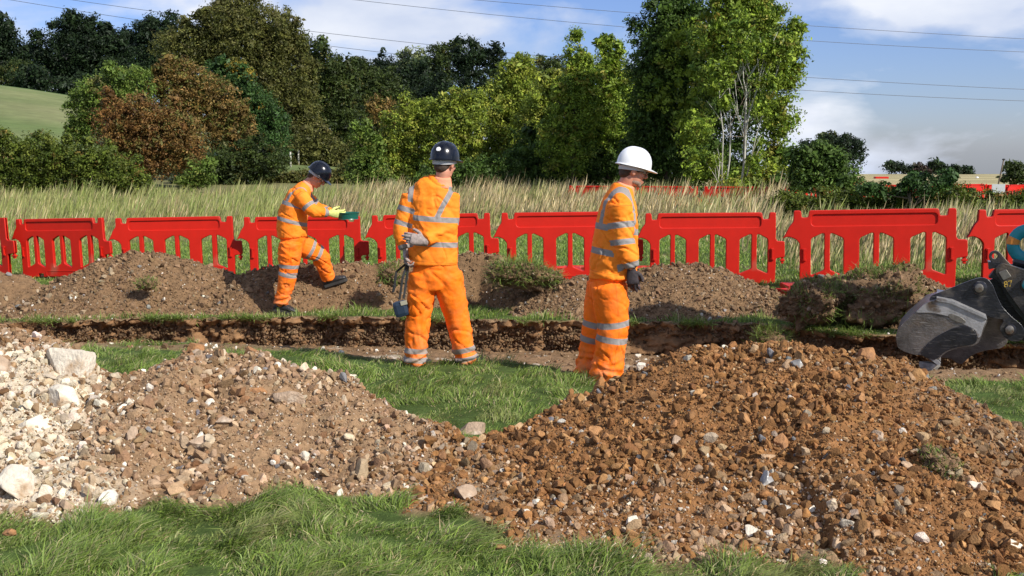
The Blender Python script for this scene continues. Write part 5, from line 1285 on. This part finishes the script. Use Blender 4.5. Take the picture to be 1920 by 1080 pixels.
# ---------------------------------------------------------------- trees and bushes
def tubes(name, polys, m, parent, n=8):
    parts = []
    for pts, r0, r1 in polys:
        k = len(pts); parts.append(loft(pts, [r0 + (r1 - r0) * i / (k - 1) for i in range(k)], ref=(0.3, 1, 0.1), n=n))
    V, Fs = merge(parts); me = bpy.data.meshes.new(name); me.from_pydata([v[:] for v in V], [], Fs)
    me.polygons.foreach_set('use_smooth', np.ones(len(Fs), bool)); return link(name, me, m, parent)
def crown_mesh(name, E, leaf, pal_, seed, cover=4.0, jit=0.25, shell=0.62, spray=None, clump=1.0, nmax=70000, hang=0.0, gap=0.0):
    """E: (centre, radii) ellipsoids; leaves sit in tufts spread through each one's volume, most of them in its outer shell"""
    rs = np.random.RandomState(seed); PP, CC, NN, SZ = [], [], [], []
    for (c, r) in E:
        c = np.array(c); r = np.array(r, float)
        area = math.pi * r[0] * r[2]; tr_ = clump * max(leaf * 2.6, 0.11 * (r[0] * r[2]) ** .5); per = int(np.clip(1.25 * (tr_ / leaf) ** 2 * 2.2, 14, 60))
        n = int(min(nmax, cover * area / (leaf * leaf * 0.30))); nc = max(6, n // per)
        u = rs.normal(size=(nc, 3)); u /= np.linalg.norm(u, axis=1)[:, None]
        inner = rs.rand(nc) < 0.22
        rad = np.where(inner, 0.25 + 0.4 * rs.rand(nc), shell + (1.0 - shell) * rs.rand(nc) ** 0.6)
        bump = 1 + 0.18 * perlin(u[:, 0] * 2.1 + seed, u[:, 1] * 2.1, u[:, 2] * 2.1) + 0.12 * perlin(u[:, 0] * 5 + seed, u[:, 1] * 5, u[:, 2] * 5)
        cen = c + u * r * (rad * bump)[:, None]
        g_ = perlin(cen[:, 0] / (r[0] * .45) + seed, cen[:, 1] / (r[0] * .45), cen[:, 2] / (r[0] * .45))
        ok = g_ > (-0.75 + gap); cen = cen[ok]; nc = len(cen); inner = inner[ok]
        cs = tr_ * rs.uniform(0.55, 1.3, nc)
        v = rs.normal(size=(nc, per, 3)); v /= np.linalg.norm(v, axis=2)[..., None]; rr = rs.rand(nc, per, 1) ** 0.45
        P = cen[:, None, :] + v * rr * cs[:, None, None] * np.array([1, 1, 0.72 + hang])
        cl = pal(rs, nc, pal_, jit)
        PP.append(P.reshape(-1, 3)); CC.append(np.repeat(cl, per, 0)); NN.append((v + np.array([0, 0, .35])).reshape(-1, 3)); SZ.append(np.repeat(np.where(inner, 2.2, 1.0), per))
    P = np.concatenate(PP); C = np.concatenate(CC); NV = np.concatenate(NN); SZ = np.concatenate(SZ); n = len(P)
    C = np.clip(C * (1 + 0.18 * rs.normal(size=(n, 1))), .004, .8)
    L_ = leaf * rs.uniform(0.65, 1.3, n) * SZ
    nv = NV + 0.65 * rs.normal(size=(n, 3)); nv /= np.linalg.norm(nv, axis=1)[:, None]
    d = rs.normal(size=(n, 3)); d[:, 2] -= 0.5 + hang; d -= nv * (d * nv).sum(1)[:, None]; d /= np.linalg.norm(d, axis=1)[:, None]
    s = np.cross(d, nv)
    V = np.stack([P - d * (L_ * .5)[:, None], P + s * (L_ * .26)[:, None], P + d * (L_ * .6)[:, None], P - s * (L_ * .26)[:, None]], 1).reshape(-1, 3)
    return mesh_np(name, V, np.arange(n * 4).reshape(-1, 4), np.repeat(C, 4, 0))
PALS = {'dark': [(.018,.034,.012,4), (.024,.044,.014,4), (.014,.026,.012,3)],
        'mid': [(.044,.066,.014,4), (.058,.082,.018,4), (.032,.050,.013,3), (.09,.085,.02,1)],
        'olive': [(.105,.108,.024,5), (.13,.13,.034,4), (.07,.078,.018,4), (.16,.145,.05,1)],
        'brown': [(.20,.13,.036,4), (.24,.15,.045,3), (.15,.10,.028,3), (.12,.13,.028,3), (.30,.19,.06,1)],
        'rust': [(.20,.105,.032,4), (.16,.082,.026,4), (.24,.14,.042,3), (.12,.11,.028,2)],
        'fresh': [(.11,.17,.026,5), (.14,.20,.035,4), (.08,.135,.022,3), (.21,.22,.05,1)],
        'hedge': [(.10,.135,.018,5), (.135,.16,.024,3), (.065,.095,.014,4), (.18,.13,.03,.6)],
        'lime': [(.26,.31,.038,5), (.20,.26,.034,4), (.34,.35,.06,2), (.12,.17,.026,2)],
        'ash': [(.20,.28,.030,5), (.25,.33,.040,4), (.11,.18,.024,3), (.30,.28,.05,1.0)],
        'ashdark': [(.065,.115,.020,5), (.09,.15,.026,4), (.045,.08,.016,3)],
        'yellow': [(.32,.24,.03,3), (.24,.20,.03,2), (.38,.22,.03,1)],
        'pale': [(.20,.23,.10,3), (.16,.20,.08,3)],
        'bluegreen': [(.045,.095,.022,4), (.06,.12,.026,4), (.034,.07,.018,3)],
        'purple': [(.05,.035,.03,3), (.07,.045,.035,3), (.04,.04,.02,2)]}
def tree(name, label, cat, Y, E, palname, leaf=None, seed=1, trunk=None, group=None, m='bark', cover=4.0, extra=(), depth=0.8, tr=None, sprigs=4, **kw):
    """E: crown lobes as (px, py, rx, ry) seen at distance Y; each may carry its own distance offset"""
    s = Y / F; EE = []
    for q in E:
        dy = q[4] if len(q) > 4 else 0
        c = at(q[0], q[1], Y + dy); k = (Y + dy) / F
        EE.append((tuple(c), (q[2] * k, min(q[2], q[3] * 1.4) * k * depth, q[3] * k)))
    rq = np.random.RandomState(seed + 900)
    for c, r in list(EE):                                       # shoots that break the outline
        for _ in range(sprigs):
            a_ = rq.uniform(-1.3, 1.3); b_ = rq.uniform(-.8, .8); k = rq.uniform(.86, 1.12)
            p_ = (c[0] + r[0] * math.sin(a_) * math.cos(b_) * k, c[1] + r[1] * math.sin(b_) * k, c[2] + r[2] * math.cos(a_) * k)
            z_ = rq.uniform(.16, .34); EE.append((p_, (r[0] * rq.uniform(.08, .17), r[1] * .14, r[2] * z_)))
    cx = sum(e[0][0] * e[1][0] for e in EE) / sum(e[1][0] for e in EE); cy = sum(e[0][1] for e in EE) / len(EE)
    gzv = float(gz(cx, cy)); e = empty(name, (cx, cy, gzv), label, cat, group)
    leaf = leaf or max(0.085, Y * 0.0021)
    cr_ = link('crown', crown_mesh('crown', EE, leaf, PALS[palname], seed, cover, **kw), M['leaf'], e)
    for (pn, XE, pal2, cov2) in extra:
        X2 = []
        for q in XE:
            dy = q[4] if len(q) > 4 else 0; c = at(q[0], q[1], Y + dy); k = (Y + dy) / F; X2.append((tuple(c), (q[2] * k, min(q[2], q[3] * 1.4) * k * depth, q[3] * k)))
        xo = link(pn, crown_mesh(pn, X2, leaf, PALS[pal2], seed + 50, cov2, **kw), M['leaf'], e); xo['kind'] = 'stuff'
    hgt = max(q[0][2] + q[1][2] for q in EE) - gzv; r0 = tr or max(0.06, hgt * 0.022)
    polys = []
    rs = random.Random(seed); topz = gzv + hgt * 0.55
    b = V3((cx, cy, gzv - .2)); t = V3((cx + rs.uniform(-.2, .2), cy, topz)); mid = b.lerp(t, .5) + V3((rs.uniform(-.1, .1) * hgt * .1, 0, 0))
    polys.append(([b, b.lerp(mid, .5), mid, t], r0, r0 * .5))
    for q in EE:
        c = V3(q[0])
        if q[1][0] > 0.28 * max(w_[1][0] for w_ in EE):
            st = b.lerp(t, rs.uniform(.45, .95)); polys.append(([st, st.lerp(c, .5) + V3((0, 0, -.1 * (c - st).length * .3)), c], r0 * .45, r0 * .12))
            for _ in range(3):
                d = V3((rs.uniform(-1, 1) * q[1][0], rs.uniform(-1, 1) * q[1][1], rs.uniform(-.6, 1) * q[1][2])) * .75; polys.append(([c, c + d * .5 + V3((0, 0, .1)), c + d], r0 * .16, r0 * .05))
    tubes('trunk', polys, M[m], e, 7)
    return e
# far woods on the hill, cloud shadow painted into the oaks' dark leaves
tree('oak', 'dark oak at the left picture edge on the hill', 'tree', 225, [(0, 115, 55, 70), (30, 130, 45, 50), (-50, 110, 50, 75), (-10, 60, 34, 30)], 'dark', seed=1)
tree('oak', 'tall broad dark oak at the top of the pasture', 'tree', 215, [(150, 95, 75, 60), (120, 125, 60, 55), (195, 120, 60, 60), (145, 55, 48, 24), (210, 85, 35, 30)], 'dark', seed=2, cover=4.5)
tree('oak', 'dark tree right of the tallest hilltop oak', 'tree', 235, [(262, 120, 50, 65), (262, 75, 26, 26)], 'dark', seed=3)
tree('oak', 'dark tree with rounded top peeping over the wood left of the chestnut', 'tree', 230, [(310, 60, 42, 34), (300, 110, 48, 50), (280, 55, 16, 16)], 'dark', seed=4)
tree('oak', 'greener tree low on the hill edge at the left', 'tree', 205, [(40, 150, 40, 36), (-40, 150, 40, 40)], 'mid', seed=5)
tree('oak', 'dark undergrowth tree below the hilltop oaks', 'tree', 200, [(130, 165, 70, 22), (220, 165, 60, 30), (60, 150, 40, 22)], 'dark', seed=6)
tree('chestnut', 'huge rounded olive green chestnut towering behind the brown bushes', 'tree', 92,
     [(465, 75, 92, 74), (500, 150, 95, 90), (430, 60, 60, 46), (530, 75, 40, 50), (345, 92, 58, 44), (380, 100, 50, 50), (545, 215, 60, 80), (560, 260, 50, 60), (470, 200, 80, 80), (455, 20, 48, 26)], 'olive', seed=7, cover=4.6)
tree('oak', 'mid green tree just right of the big chestnut', 'tree', 105, [(600, 170, 60, 70), (625, 220, 60, 80), (580, 110, 34, 40), (640, 150, 36, 40)], 'mid', seed=8)
tree('oak', 'dark tree in the gap of the wood right of the chestnut', 'tree', 120, [(690, 180, 60, 60), (670, 140, 34, 30), (720, 230, 60, 80), (655, 260, 50, 70)], 'mid', seed=9)
tree('oak', 'dark rounded tree in the middle distance below the pale tree top', 'tree', 130, [(745, 160, 60, 60), (770, 200, 60, 70), (715, 145, 26, 26)], 'dark', seed=10)
tree('shrub', 'rusty brown shrub at the edge of the middle wood', 'shrub', 96, [(715, 215, 24, 28), (735, 240, 24, 28)], 'brown', seed=11, cover=2)
tree('poplar', 'pale grey-green tree top rising over the middle wood', 'tree', 170, [(775, 122, 26, 26), (795, 140, 26, 30), (758, 135, 16, 22)], 'pale', seed=12, cover=3)
tree('oak', 'thin leaved dull tree beside the black pine', 'tree', 150, [(825, 125, 36, 44), (810, 160, 46, 50), (845, 100, 20, 18)], 'mid', seed=13, cover=2.6)
tree('pine', 'nearly black pine with sky showing between its limbs', 'tree', 140, [(893, 108, 44, 40), (890, 140, 42, 32), (925, 125, 26, 30), (870, 120, 30, 40)], 'dark', seed=14, cover=2.2, gap=0.35, shell=.5)
tree('oak', 'dark tree filling the wood below the pine', 'tree', 125, [(850, 200, 60, 50), (800, 230, 60, 60), (900, 190, 40, 30)], 'dark', seed=15)
tree('oak', 'low line of dark tree tops behind the lime green thicket', 'tree', 120, [(1000, 150, 60, 40), (1060, 155, 60, 45), (960, 160, 40, 30)], 'mid', seed=16)
# bushes at the left
tree('shrub', 'green shrub with yellowing leaves at the left of the brown bushes', 'shrub', 60, [(205, 190, 62, 58), (170, 215, 42, 46), (240, 170, 50, 44), (150, 250, 26, 30)], 'fresh', seed=20, extra=(('yellowing_leaves', [(190, 170, 50, 36)], 'olive', .8),))
tree('hawthorn', 'rusty brown hawthorn bush in front of the green shrub', 'shrub', 56, [(235, 225, 62, 48), (290, 245, 66, 56), (230, 270, 60, 40), (330, 280, 56, 46), (270, 300, 60, 40)], 'rust', seed=21, cover=3.6, extra=(('brown_leaves', [(330, 250, 56, 44), (340, 290, 44, 36)], 'brown', 2.4),))
tree('hawthorn', 'taller thin brown hawthorn behind the rusty bush', 'shrub', 62, [(350, 165, 66, 48), (400, 200, 66, 56), (340, 205, 60, 46), (430, 245, 50, 50), (330, 130, 24, 24), (300, 160, 30, 30)], 'brown', seed=22, cover=3.2)
tree('maple', 'dark green maple tipped with orange-yellow leaves beside the chestnut', 'tree', 66, [(440, 165, 48, 46), (470, 210, 55, 50), (495, 260, 50, 55), (450, 290, 50, 50), (410, 150, 26, 30)], 'bluegreen', seed=23, extra=(('yellow_leaves', [(440, 126, 26, 12), (462, 142, 14, 14), (470, 200, 22, 14)], 'yellow', 2.6),))
tree('shrub', 'deep shaded green shrub under the maple', 'shrub', 60, [(430, 320, 60, 46), (360, 335, 40, 40), (490, 300, 50, 40)], 'mid', seed=24)
tree('shrub', 'small light green shrub at the foot of the brown hawthorn', 'shrub', 52, [(380, 325, 26, 24), (360, 345, 26, 16)], 'fresh', seed=25)
tree('hedge', 'long trimmed green hedge in the left foreground of the wood', 'hedge', 47, [(-40, 300, 60, 50), (40, 300, 60, 48), (110, 300, 60, 46), (170, 312, 55, 44), (225, 330, 46, 40), (262, 352, 30, 24), (60, 340, 80, 36), (150, 345, 80, 30), (-30, 340, 70, 36), (0, 262, 24, 24)], 'hedge', seed=26, cover=4.5, trunk=None)
tree('shrub', 'olive bushes closing the gap under the middle wood', 'shrub', 88, [(600, 285, 50, 40), (560, 300, 50, 36), (650, 300, 50, 34), (510, 305, 40, 30)], 'olive', seed=27)
tree('scrub', 'low olive scrub and docks along the foot of the middle wood', 'scrub', 62, [(470, 338, 40, 14), (520, 336, 40, 16), (570, 338, 40, 14), (620, 336, 40, 12), (430, 345, 40, 14), (650, 330, 20, 16)], 'olive', seed=29, cover=4, sprigs=8, extra=(('dock_stems', [(440, 340, 60, 10), (560, 338, 60, 8)], 'rust', .5),))
tree('shrub', 'bright green young sycamore standing apart behind the sieving worker', 'shrub', 48, [(682, 260, 26, 30), (690, 300, 34, 44), (670, 325, 24, 24), (715, 330, 26, 20)], 'fresh', seed=28)
# lime green thicket in the middle
tree('willow', 'lime green willow at the left end of the middle thicket', 'tree', 50, [(775, 245, 56, 52), (740, 290, 46, 50), (790, 310, 56, 44), (800, 215, 30, 26)], 'lime', seed=30, cover=4)
tree('willow', 'lime green willow in the middle of the thicket', 'tree', 49, [(860, 235, 60, 50), (850, 290, 60, 56), (890, 200, 36, 30), (840, 200, 26, 20)], 'lime', seed=31, cover=4)
tree('willow', 'tallest lime green willow with a pointed top', 'tree', 50, [(970, 165, 50, 46), (945, 205, 56, 54), (930, 270, 60, 60), (1000, 215, 46, 56), (982, 125, 20, 22)], 'lime', seed=32, cover=4)
tree('young_ash', 'slim yellowing young ash with a tufted leading shoot', 'tree', 44, [(1085, 170, 44, 46), (1075, 215, 50, 60), (1060, 280, 56, 60), (1082, 115, 20, 28), (1078, 75, 13, 16), (1095, 130, 22, 26)], 'ash', seed=33, cover=3.6, extra=(('yellow_leaves', [(1085, 160, 30, 34), (1070, 240, 20, 40)], 'yellow', .5),))
tree('young_ash', 'fuller young ash beside the one with the tufted shoot', 'tree', 45, [(1145, 110, 28, 36), (1150, 160, 42, 50), (1150, 230, 50, 60), (1135, 85, 14, 16)], 'ash', seed=34, cover=3.6)
tree('shrub', 'dark shrubby growth at the foot of the middle thicket', 'shrub', 45, [(900, 325, 60, 30), (990, 320, 60, 40), (1080, 320, 60, 40), (1160, 310, 50, 50), (820, 335, 50, 22)], 'ashdark', seed=35, cover=4)
tree('willow', 'sunlit yellow-green willow filling the gap before the slim young ash', 'tree', 47, [(1030, 200, 46, 50), (1015, 250, 50, 60), (1110, 240, 46, 60), (1040, 160, 22, 26), (1115, 180, 30, 36)], 'lime', seed=36, cover=4)
tree('ash', 'tall dense dark green ash reaching the top of the picture', 'tree', 41, [(1245, 75, 62, 62), (1230, 140, 60, 66), (1270, 200, 66, 70), (1220, 230, 50, 66), (1290, 40, 50, 50), (1260, 290, 60, 56), (1200, 300, 40, 50), (1300, 120, 50, 60), (1260, 10, 40, 30)], 'ashdark', leaf=.105, seed=37, cover=5, extra=(('sunlit_leaves', [(1280, 90, 50, 60, -1.2), (1240, 160, 46, 50, -1.2), (1290, 200, 46, 50, -1.5)], 'ash', 1.0),))  # sun on the near leaves is put into a brighter palette
tree('ash', 'dense dark ash growth filling the wood between the young ashes and the tall one', 'tree', 46, [(1190, 200, 60, 80), (1180, 280, 70, 80), (1110, 290, 60, 80), (1260, 320, 70, 60), (1320, 200, 50, 80), (1330, 300, 60, 60), (1000, 300, 60, 60), (1390, 320, 50, 50), (1400, 180, 60, 90), (1410, 90, 50, 60)], 'ashdark', leaf=.14, seed=39, cover=4)
tree('ash', 'sunlit pale stemmed ash with bare white stems showing', 'tree', 38, [(1390, 20, 60, 50), (1420, 85, 66, 60), (1350, 70, 46, 60), (1470, 130, 40, 60), (1460, 215, 44, 50), (1340, 150, 40, 40), (1300, 250, 36, 40), (1320, 320, 40, 30), (1455, 290, 40, 36), (1440, 20, 40, 30), (1485, 70, 22, 26), (1380, -20, 60, 40), (1400, 340, 44, 22)], 'ash', leaf=.10, seed=38, cover=3.6, m='bark', tr=.03, shell=.4, gap=.12, extra=(('yellow_leaves', [(1350, 60, 40, 50), (1300, 250, 22, 30), (1480, 140, 26, 60), (1450, 270, 26, 30)], 'yellow', .35),))
def white_stems():
    """bare pale stems that fork upward inside the sunlit ash"""
    e = empty('ash', at(1390, 372, 36.8), 'cluster of bare white forking ash stems in front of the sunlit crown', 'tree')
    e.location.z = float(gz(e.location.x, 36.8))
    g = lambda x, y, d=0: at(x, y, 36.8 + d)
    pol = [([g(1386, 375), g(1396, 300), g(1398, 250), g(1399, 170), g(1394, 150), g(1392, 85)], .062, .014),
           ([g(1397, 258), g(1404, 215), g(1418, 172), g(1428, 130), g(1436, 100)], .045, .016),
           ([g(1398, 170), g(1402, 150), g(1420, 120), g(1432, 90)], .030, .012),
           ([g(1358, 372, .3), g(1368, 300, .3), g(1370, 240, .3), g(1368, 160, .3)], .045, .016),
           ([g(1352, 365, .2), g(1356, 250, .2), g(1350, 200, .2), g(1348, 150, .2)], .038, .014),
           ([g(1396, 262), g(1384, 215), g(1378, 150)], .020, .010),
           ([g(1400, 330), g(1418, 255), g(1428, 220)], .030, .012), ([g(1418, 172), g(1440, 110)], .02, .01),
           ([g(1430, 200, .2), g(1455, 140, .2), g(1470, 95, .2)], .026, .010),
           ([g(1345, 372, .5), g(1346, 345, .5), g(1350, 300, .5)], .035, .02), ([g(1375, 160, .2), g(1385, 150, .1)], .012, .006)]
    rt = random.Random(4); pol = [(p_, a_ * .72, b_ * .7) for p_, a_, b_ in pol]
    for p_, a_, b_ in list(pol):
        for _ in range(5):
            k = rt.randint(0, len(p_) - 2); q = p_[k].lerp(p_[k + 1], rt.random()); d = V3((rt.uniform(-1, 1), rt.uniform(-.3, .3), rt.uniform(1.0, 2.0))) * rt.uniform(.25, .6)
            pol.append(([q, q + d * .5 + V3((0, 0, .03)), q + d], .012, .005))
    tubes('stems', pol, M['pale_bark'], e, 8)
    s = 36.8 / F; E = [(at(x, y, 36.6), (rx * s, rx * s * .8, ry * s)) for x, y, rx, ry in ((1392, 50, 30, 36), (1392, 92, 30, 28), (1440, 95, 34, 30), (1345, 140, 34, 36), (1475, 95, 26, 34), (1312, 238, 30, 26), (1430, 200, 22, 30), (1368, 345, 34, 16), (1360, 195, 16, 20), (1420, 150, 22, 16), (1445, 160, 22, 30), (1370, 120, 20, 20), (1300, 290, 26, 20), (1415, 300, 20, 26), (1335, 300, 18, 20))]
    link('crown', crown_mesh('crown', [(tuple(c), r) for c, r in E], .085, PALS['ash'], 91, 2.0, shell=.2, clump=.8), M['leaf'], e)
white_stems()
tree('shrub', 'yellow-green shrub at the right foot of the sunlit ash', 'shrub', 37, [(1450, 335, 34, 24), (1420, 350, 24, 16)], 'lime', leaf=.08, seed=40, cover=3, extra=(('yellow_leaves', [(1435, 335, 20, 16)], 'yellow', 1.5),))
tree('elder', 'leafy dark green elder bush right of the sunlit ash', 'shrub', 34, [(1530, 320, 56, 36), (1500, 345, 50, 28), (1570, 325, 44, 34), (1545, 290, 30, 20), (1590, 350, 36, 22), (1500, 300, 26, 20)], 'ashdark', leaf=.10, seed=41, cover=4, extra=(('yellow_leaves', [(1510, 310, 40, 24)], 'ash', 1.2),))
tree('oak', 'dark round topped tree behind the elder bush', 'tree', 110, [(1560, 285, 40, 30), (1590, 290, 36, 30), (1530, 285, 30, 24)], 'dark', seed=42)
tree('poplar', 'thin airy tree top over the dark round tree', 'tree', 112, [(1552, 262, 14, 10), (1560, 275, 12, 12)], 'mid', seed=43, cover=2)
tree('bramble', 'bramble bank with red berries in front of the far barriers', 'bramble', 27.5, [(1480, 385, 50, 22), (1560, 378, 50, 28), (1630, 384, 50, 22), (1700, 382, 50, 24), (1770, 374, 46, 32), (1840, 385, 50, 26), (1900, 385, 50, 24), (1980, 382, 50, 26)], 'hedge', leaf=.06, seed=44, cover=4.5, extra=(('red_berries', [(1700, 360, 120, 20), (1850, 365, 80, 20)], 'rust', .35),))
tree('bramble', 'taller arching bramble shoots above the bramble bank', 'bramble', 27, [(1735, 350, 46, 20), (1765, 337, 24, 14), (1700, 354, 30, 14), (1640, 358, 30, 10)], 'bluegreen', leaf=.07, seed=45, cover=3, gap=.2)
for i, (px, py, rx, ry, lab) in enumerate([(1672, 315, 17, 9, 'small round dark bush on the stubble skyline, left of the others'), (1707, 320, 12, 7, 'low dark bush second on the stubble skyline'), (1728, 320, 14, 9, 'brownish bush in the middle of the skyline row'),
                                      (1755, 316, 10, 12, 'upright dark bush on the skyline behind the brambles'), (1790, 325, 8, 10, 'thin dark bush on the skyline'), (1811, 327, 9, 8, 'last small dark bush on the skyline before the bare stretch'), (1775, 328, 14, 6, 'low dark bush between the upright skyline bushes')]):
    tree('far_bush', lab, 'bush', 290, [(px, py, rx, ry), (px + rx * .5, py + 3, rx * .6, ry * .6)], 'dark' if i != 2 else 'purple', seed=46 + i, group='bushes on the skyline', cover=3)
tree('oak', 'dark tree at the right picture edge above the far barriers', 'tree', 75, [(1905, 320, 22, 12), (1935, 325, 40, 22), (1910, 338, 30, 10)], 'mid', seed=55, cover=3)
def leaning_pole():
    a = at(1872, 345, 70); b = at(1882, 299, 70); e = empty('pole', a, 'thin leaning pole with a small head on the right skyline', 'pole')
    tubes('shaft', [([a - V3((0, 0, 1.0)), a, b], .05, .04)], M['bark'], e); v, f = ell(b, (.10, .08, .06)); me = bpy.data.meshes.new('head'); me.from_pydata([q[:] for q in v], [], f); link('head', me, M['black'], e)
leaning_pole()
def far_specks():
    a = at(1832, 336, 200); gzv = float(gz(a.x, a.y)); e = empty('person_stand_in', (a.x, a.y, gzv), 'tiny white post standing for a distant person on the stubble skyline', 'post')
    tubes('post', [([V3((a.x, a.y, gzv - .2)), V3((a.x, a.y, a.z + .4))], .28, .22)], M['white'], e)  # plain white post stands in for a far-off person
    c = at(1652, 334, 190); gzv = float(gz(c.x, c.y)); e = empty('trailer', (c.x, c.y, gzv), 'tiny red trailer standing out on the far stubble', 'trailer')
    link('bed', box_mesh('bed', (c.x - 1.1, c.y - .6, c.z - .25), (c.x + 1.1, c.y + .6, c.z + .25), .05), M['red'], e)
    for k in (-.7, .7):
        v, f = loft([V3((c.x + k, c.y - .62, c.z - .35)), V3((c.x + k, c.y - .45, c.z - .35))], [.28, .28], ref=(1, 0, 0)); me = bpy.data.meshes.new('wheel'); me.from_pydata([q[:] for q in v], [], f); link('wheel', me, M['black'], e)
far_specks()
def post_fence():
    e = None
    for i, px in enumerate((497, 523, 545, 560, 577, 592, 603, 613, 625)):
        a = at(px, 310 - i * 1.1, 75 + i * 4); gv = float(gz(a.x, a.y))
        o = tubes('fence_post', [([V3((a.x, a.y, gv - .2)), V3((a.x, a.y, max(gv + 1.1, a.z + .45)))], .07, .06)], M['pale_bark'], None, 7)
        props(o, 'pale wooden fence post in front of the wood behind the sieving worker', 'fence post', 'fence posts below the wood')
post_fence()
# overhead wires far behind the trees
M['wire'] = mat('aluminium_wire', col=(.10, .105, .12), rough=.5, metal=.2)
def wire(P, label, Y=280):
    a = np.array(P, float); c = np.polyfit(a[:, 0], a[:, 1], 2); pts = []
    for x in np.linspace(-500, 2420, 40):
        xc = min(max(x, -100), 2100); y = np.polyval(c, xc) + (x - xc) * np.polyval(np.polyder(c), xc); pts.append(at(x, y, Y))
    o = tubes('overhead_wire', [(pts, .06, .06)], M['wire'], None, 6); props(o, label, 'overhead wire', 'overhead wires')
wire([(20, 0), (270, 38), (545, 78), (760, 104), (1525, 169), (1920, 190)], 'lowest overhead wire, running down behind the chestnut')
wire([(135, 0), (375, 32), (540, 53), (740, 79), (1025, 105), (1525, 145), (1920, 168)], 'second overhead wire from the bottom, just above the black pine')
wire([(665, 0), (1180, 50), (1520, 78), (1920, 97)], 'third overhead wire from the bottom, between the chestnut and the tall ash')
wire([(895, 0), (1190, 25), (1520, 48), (1920, 73)], 'highest of the four overhead wires')
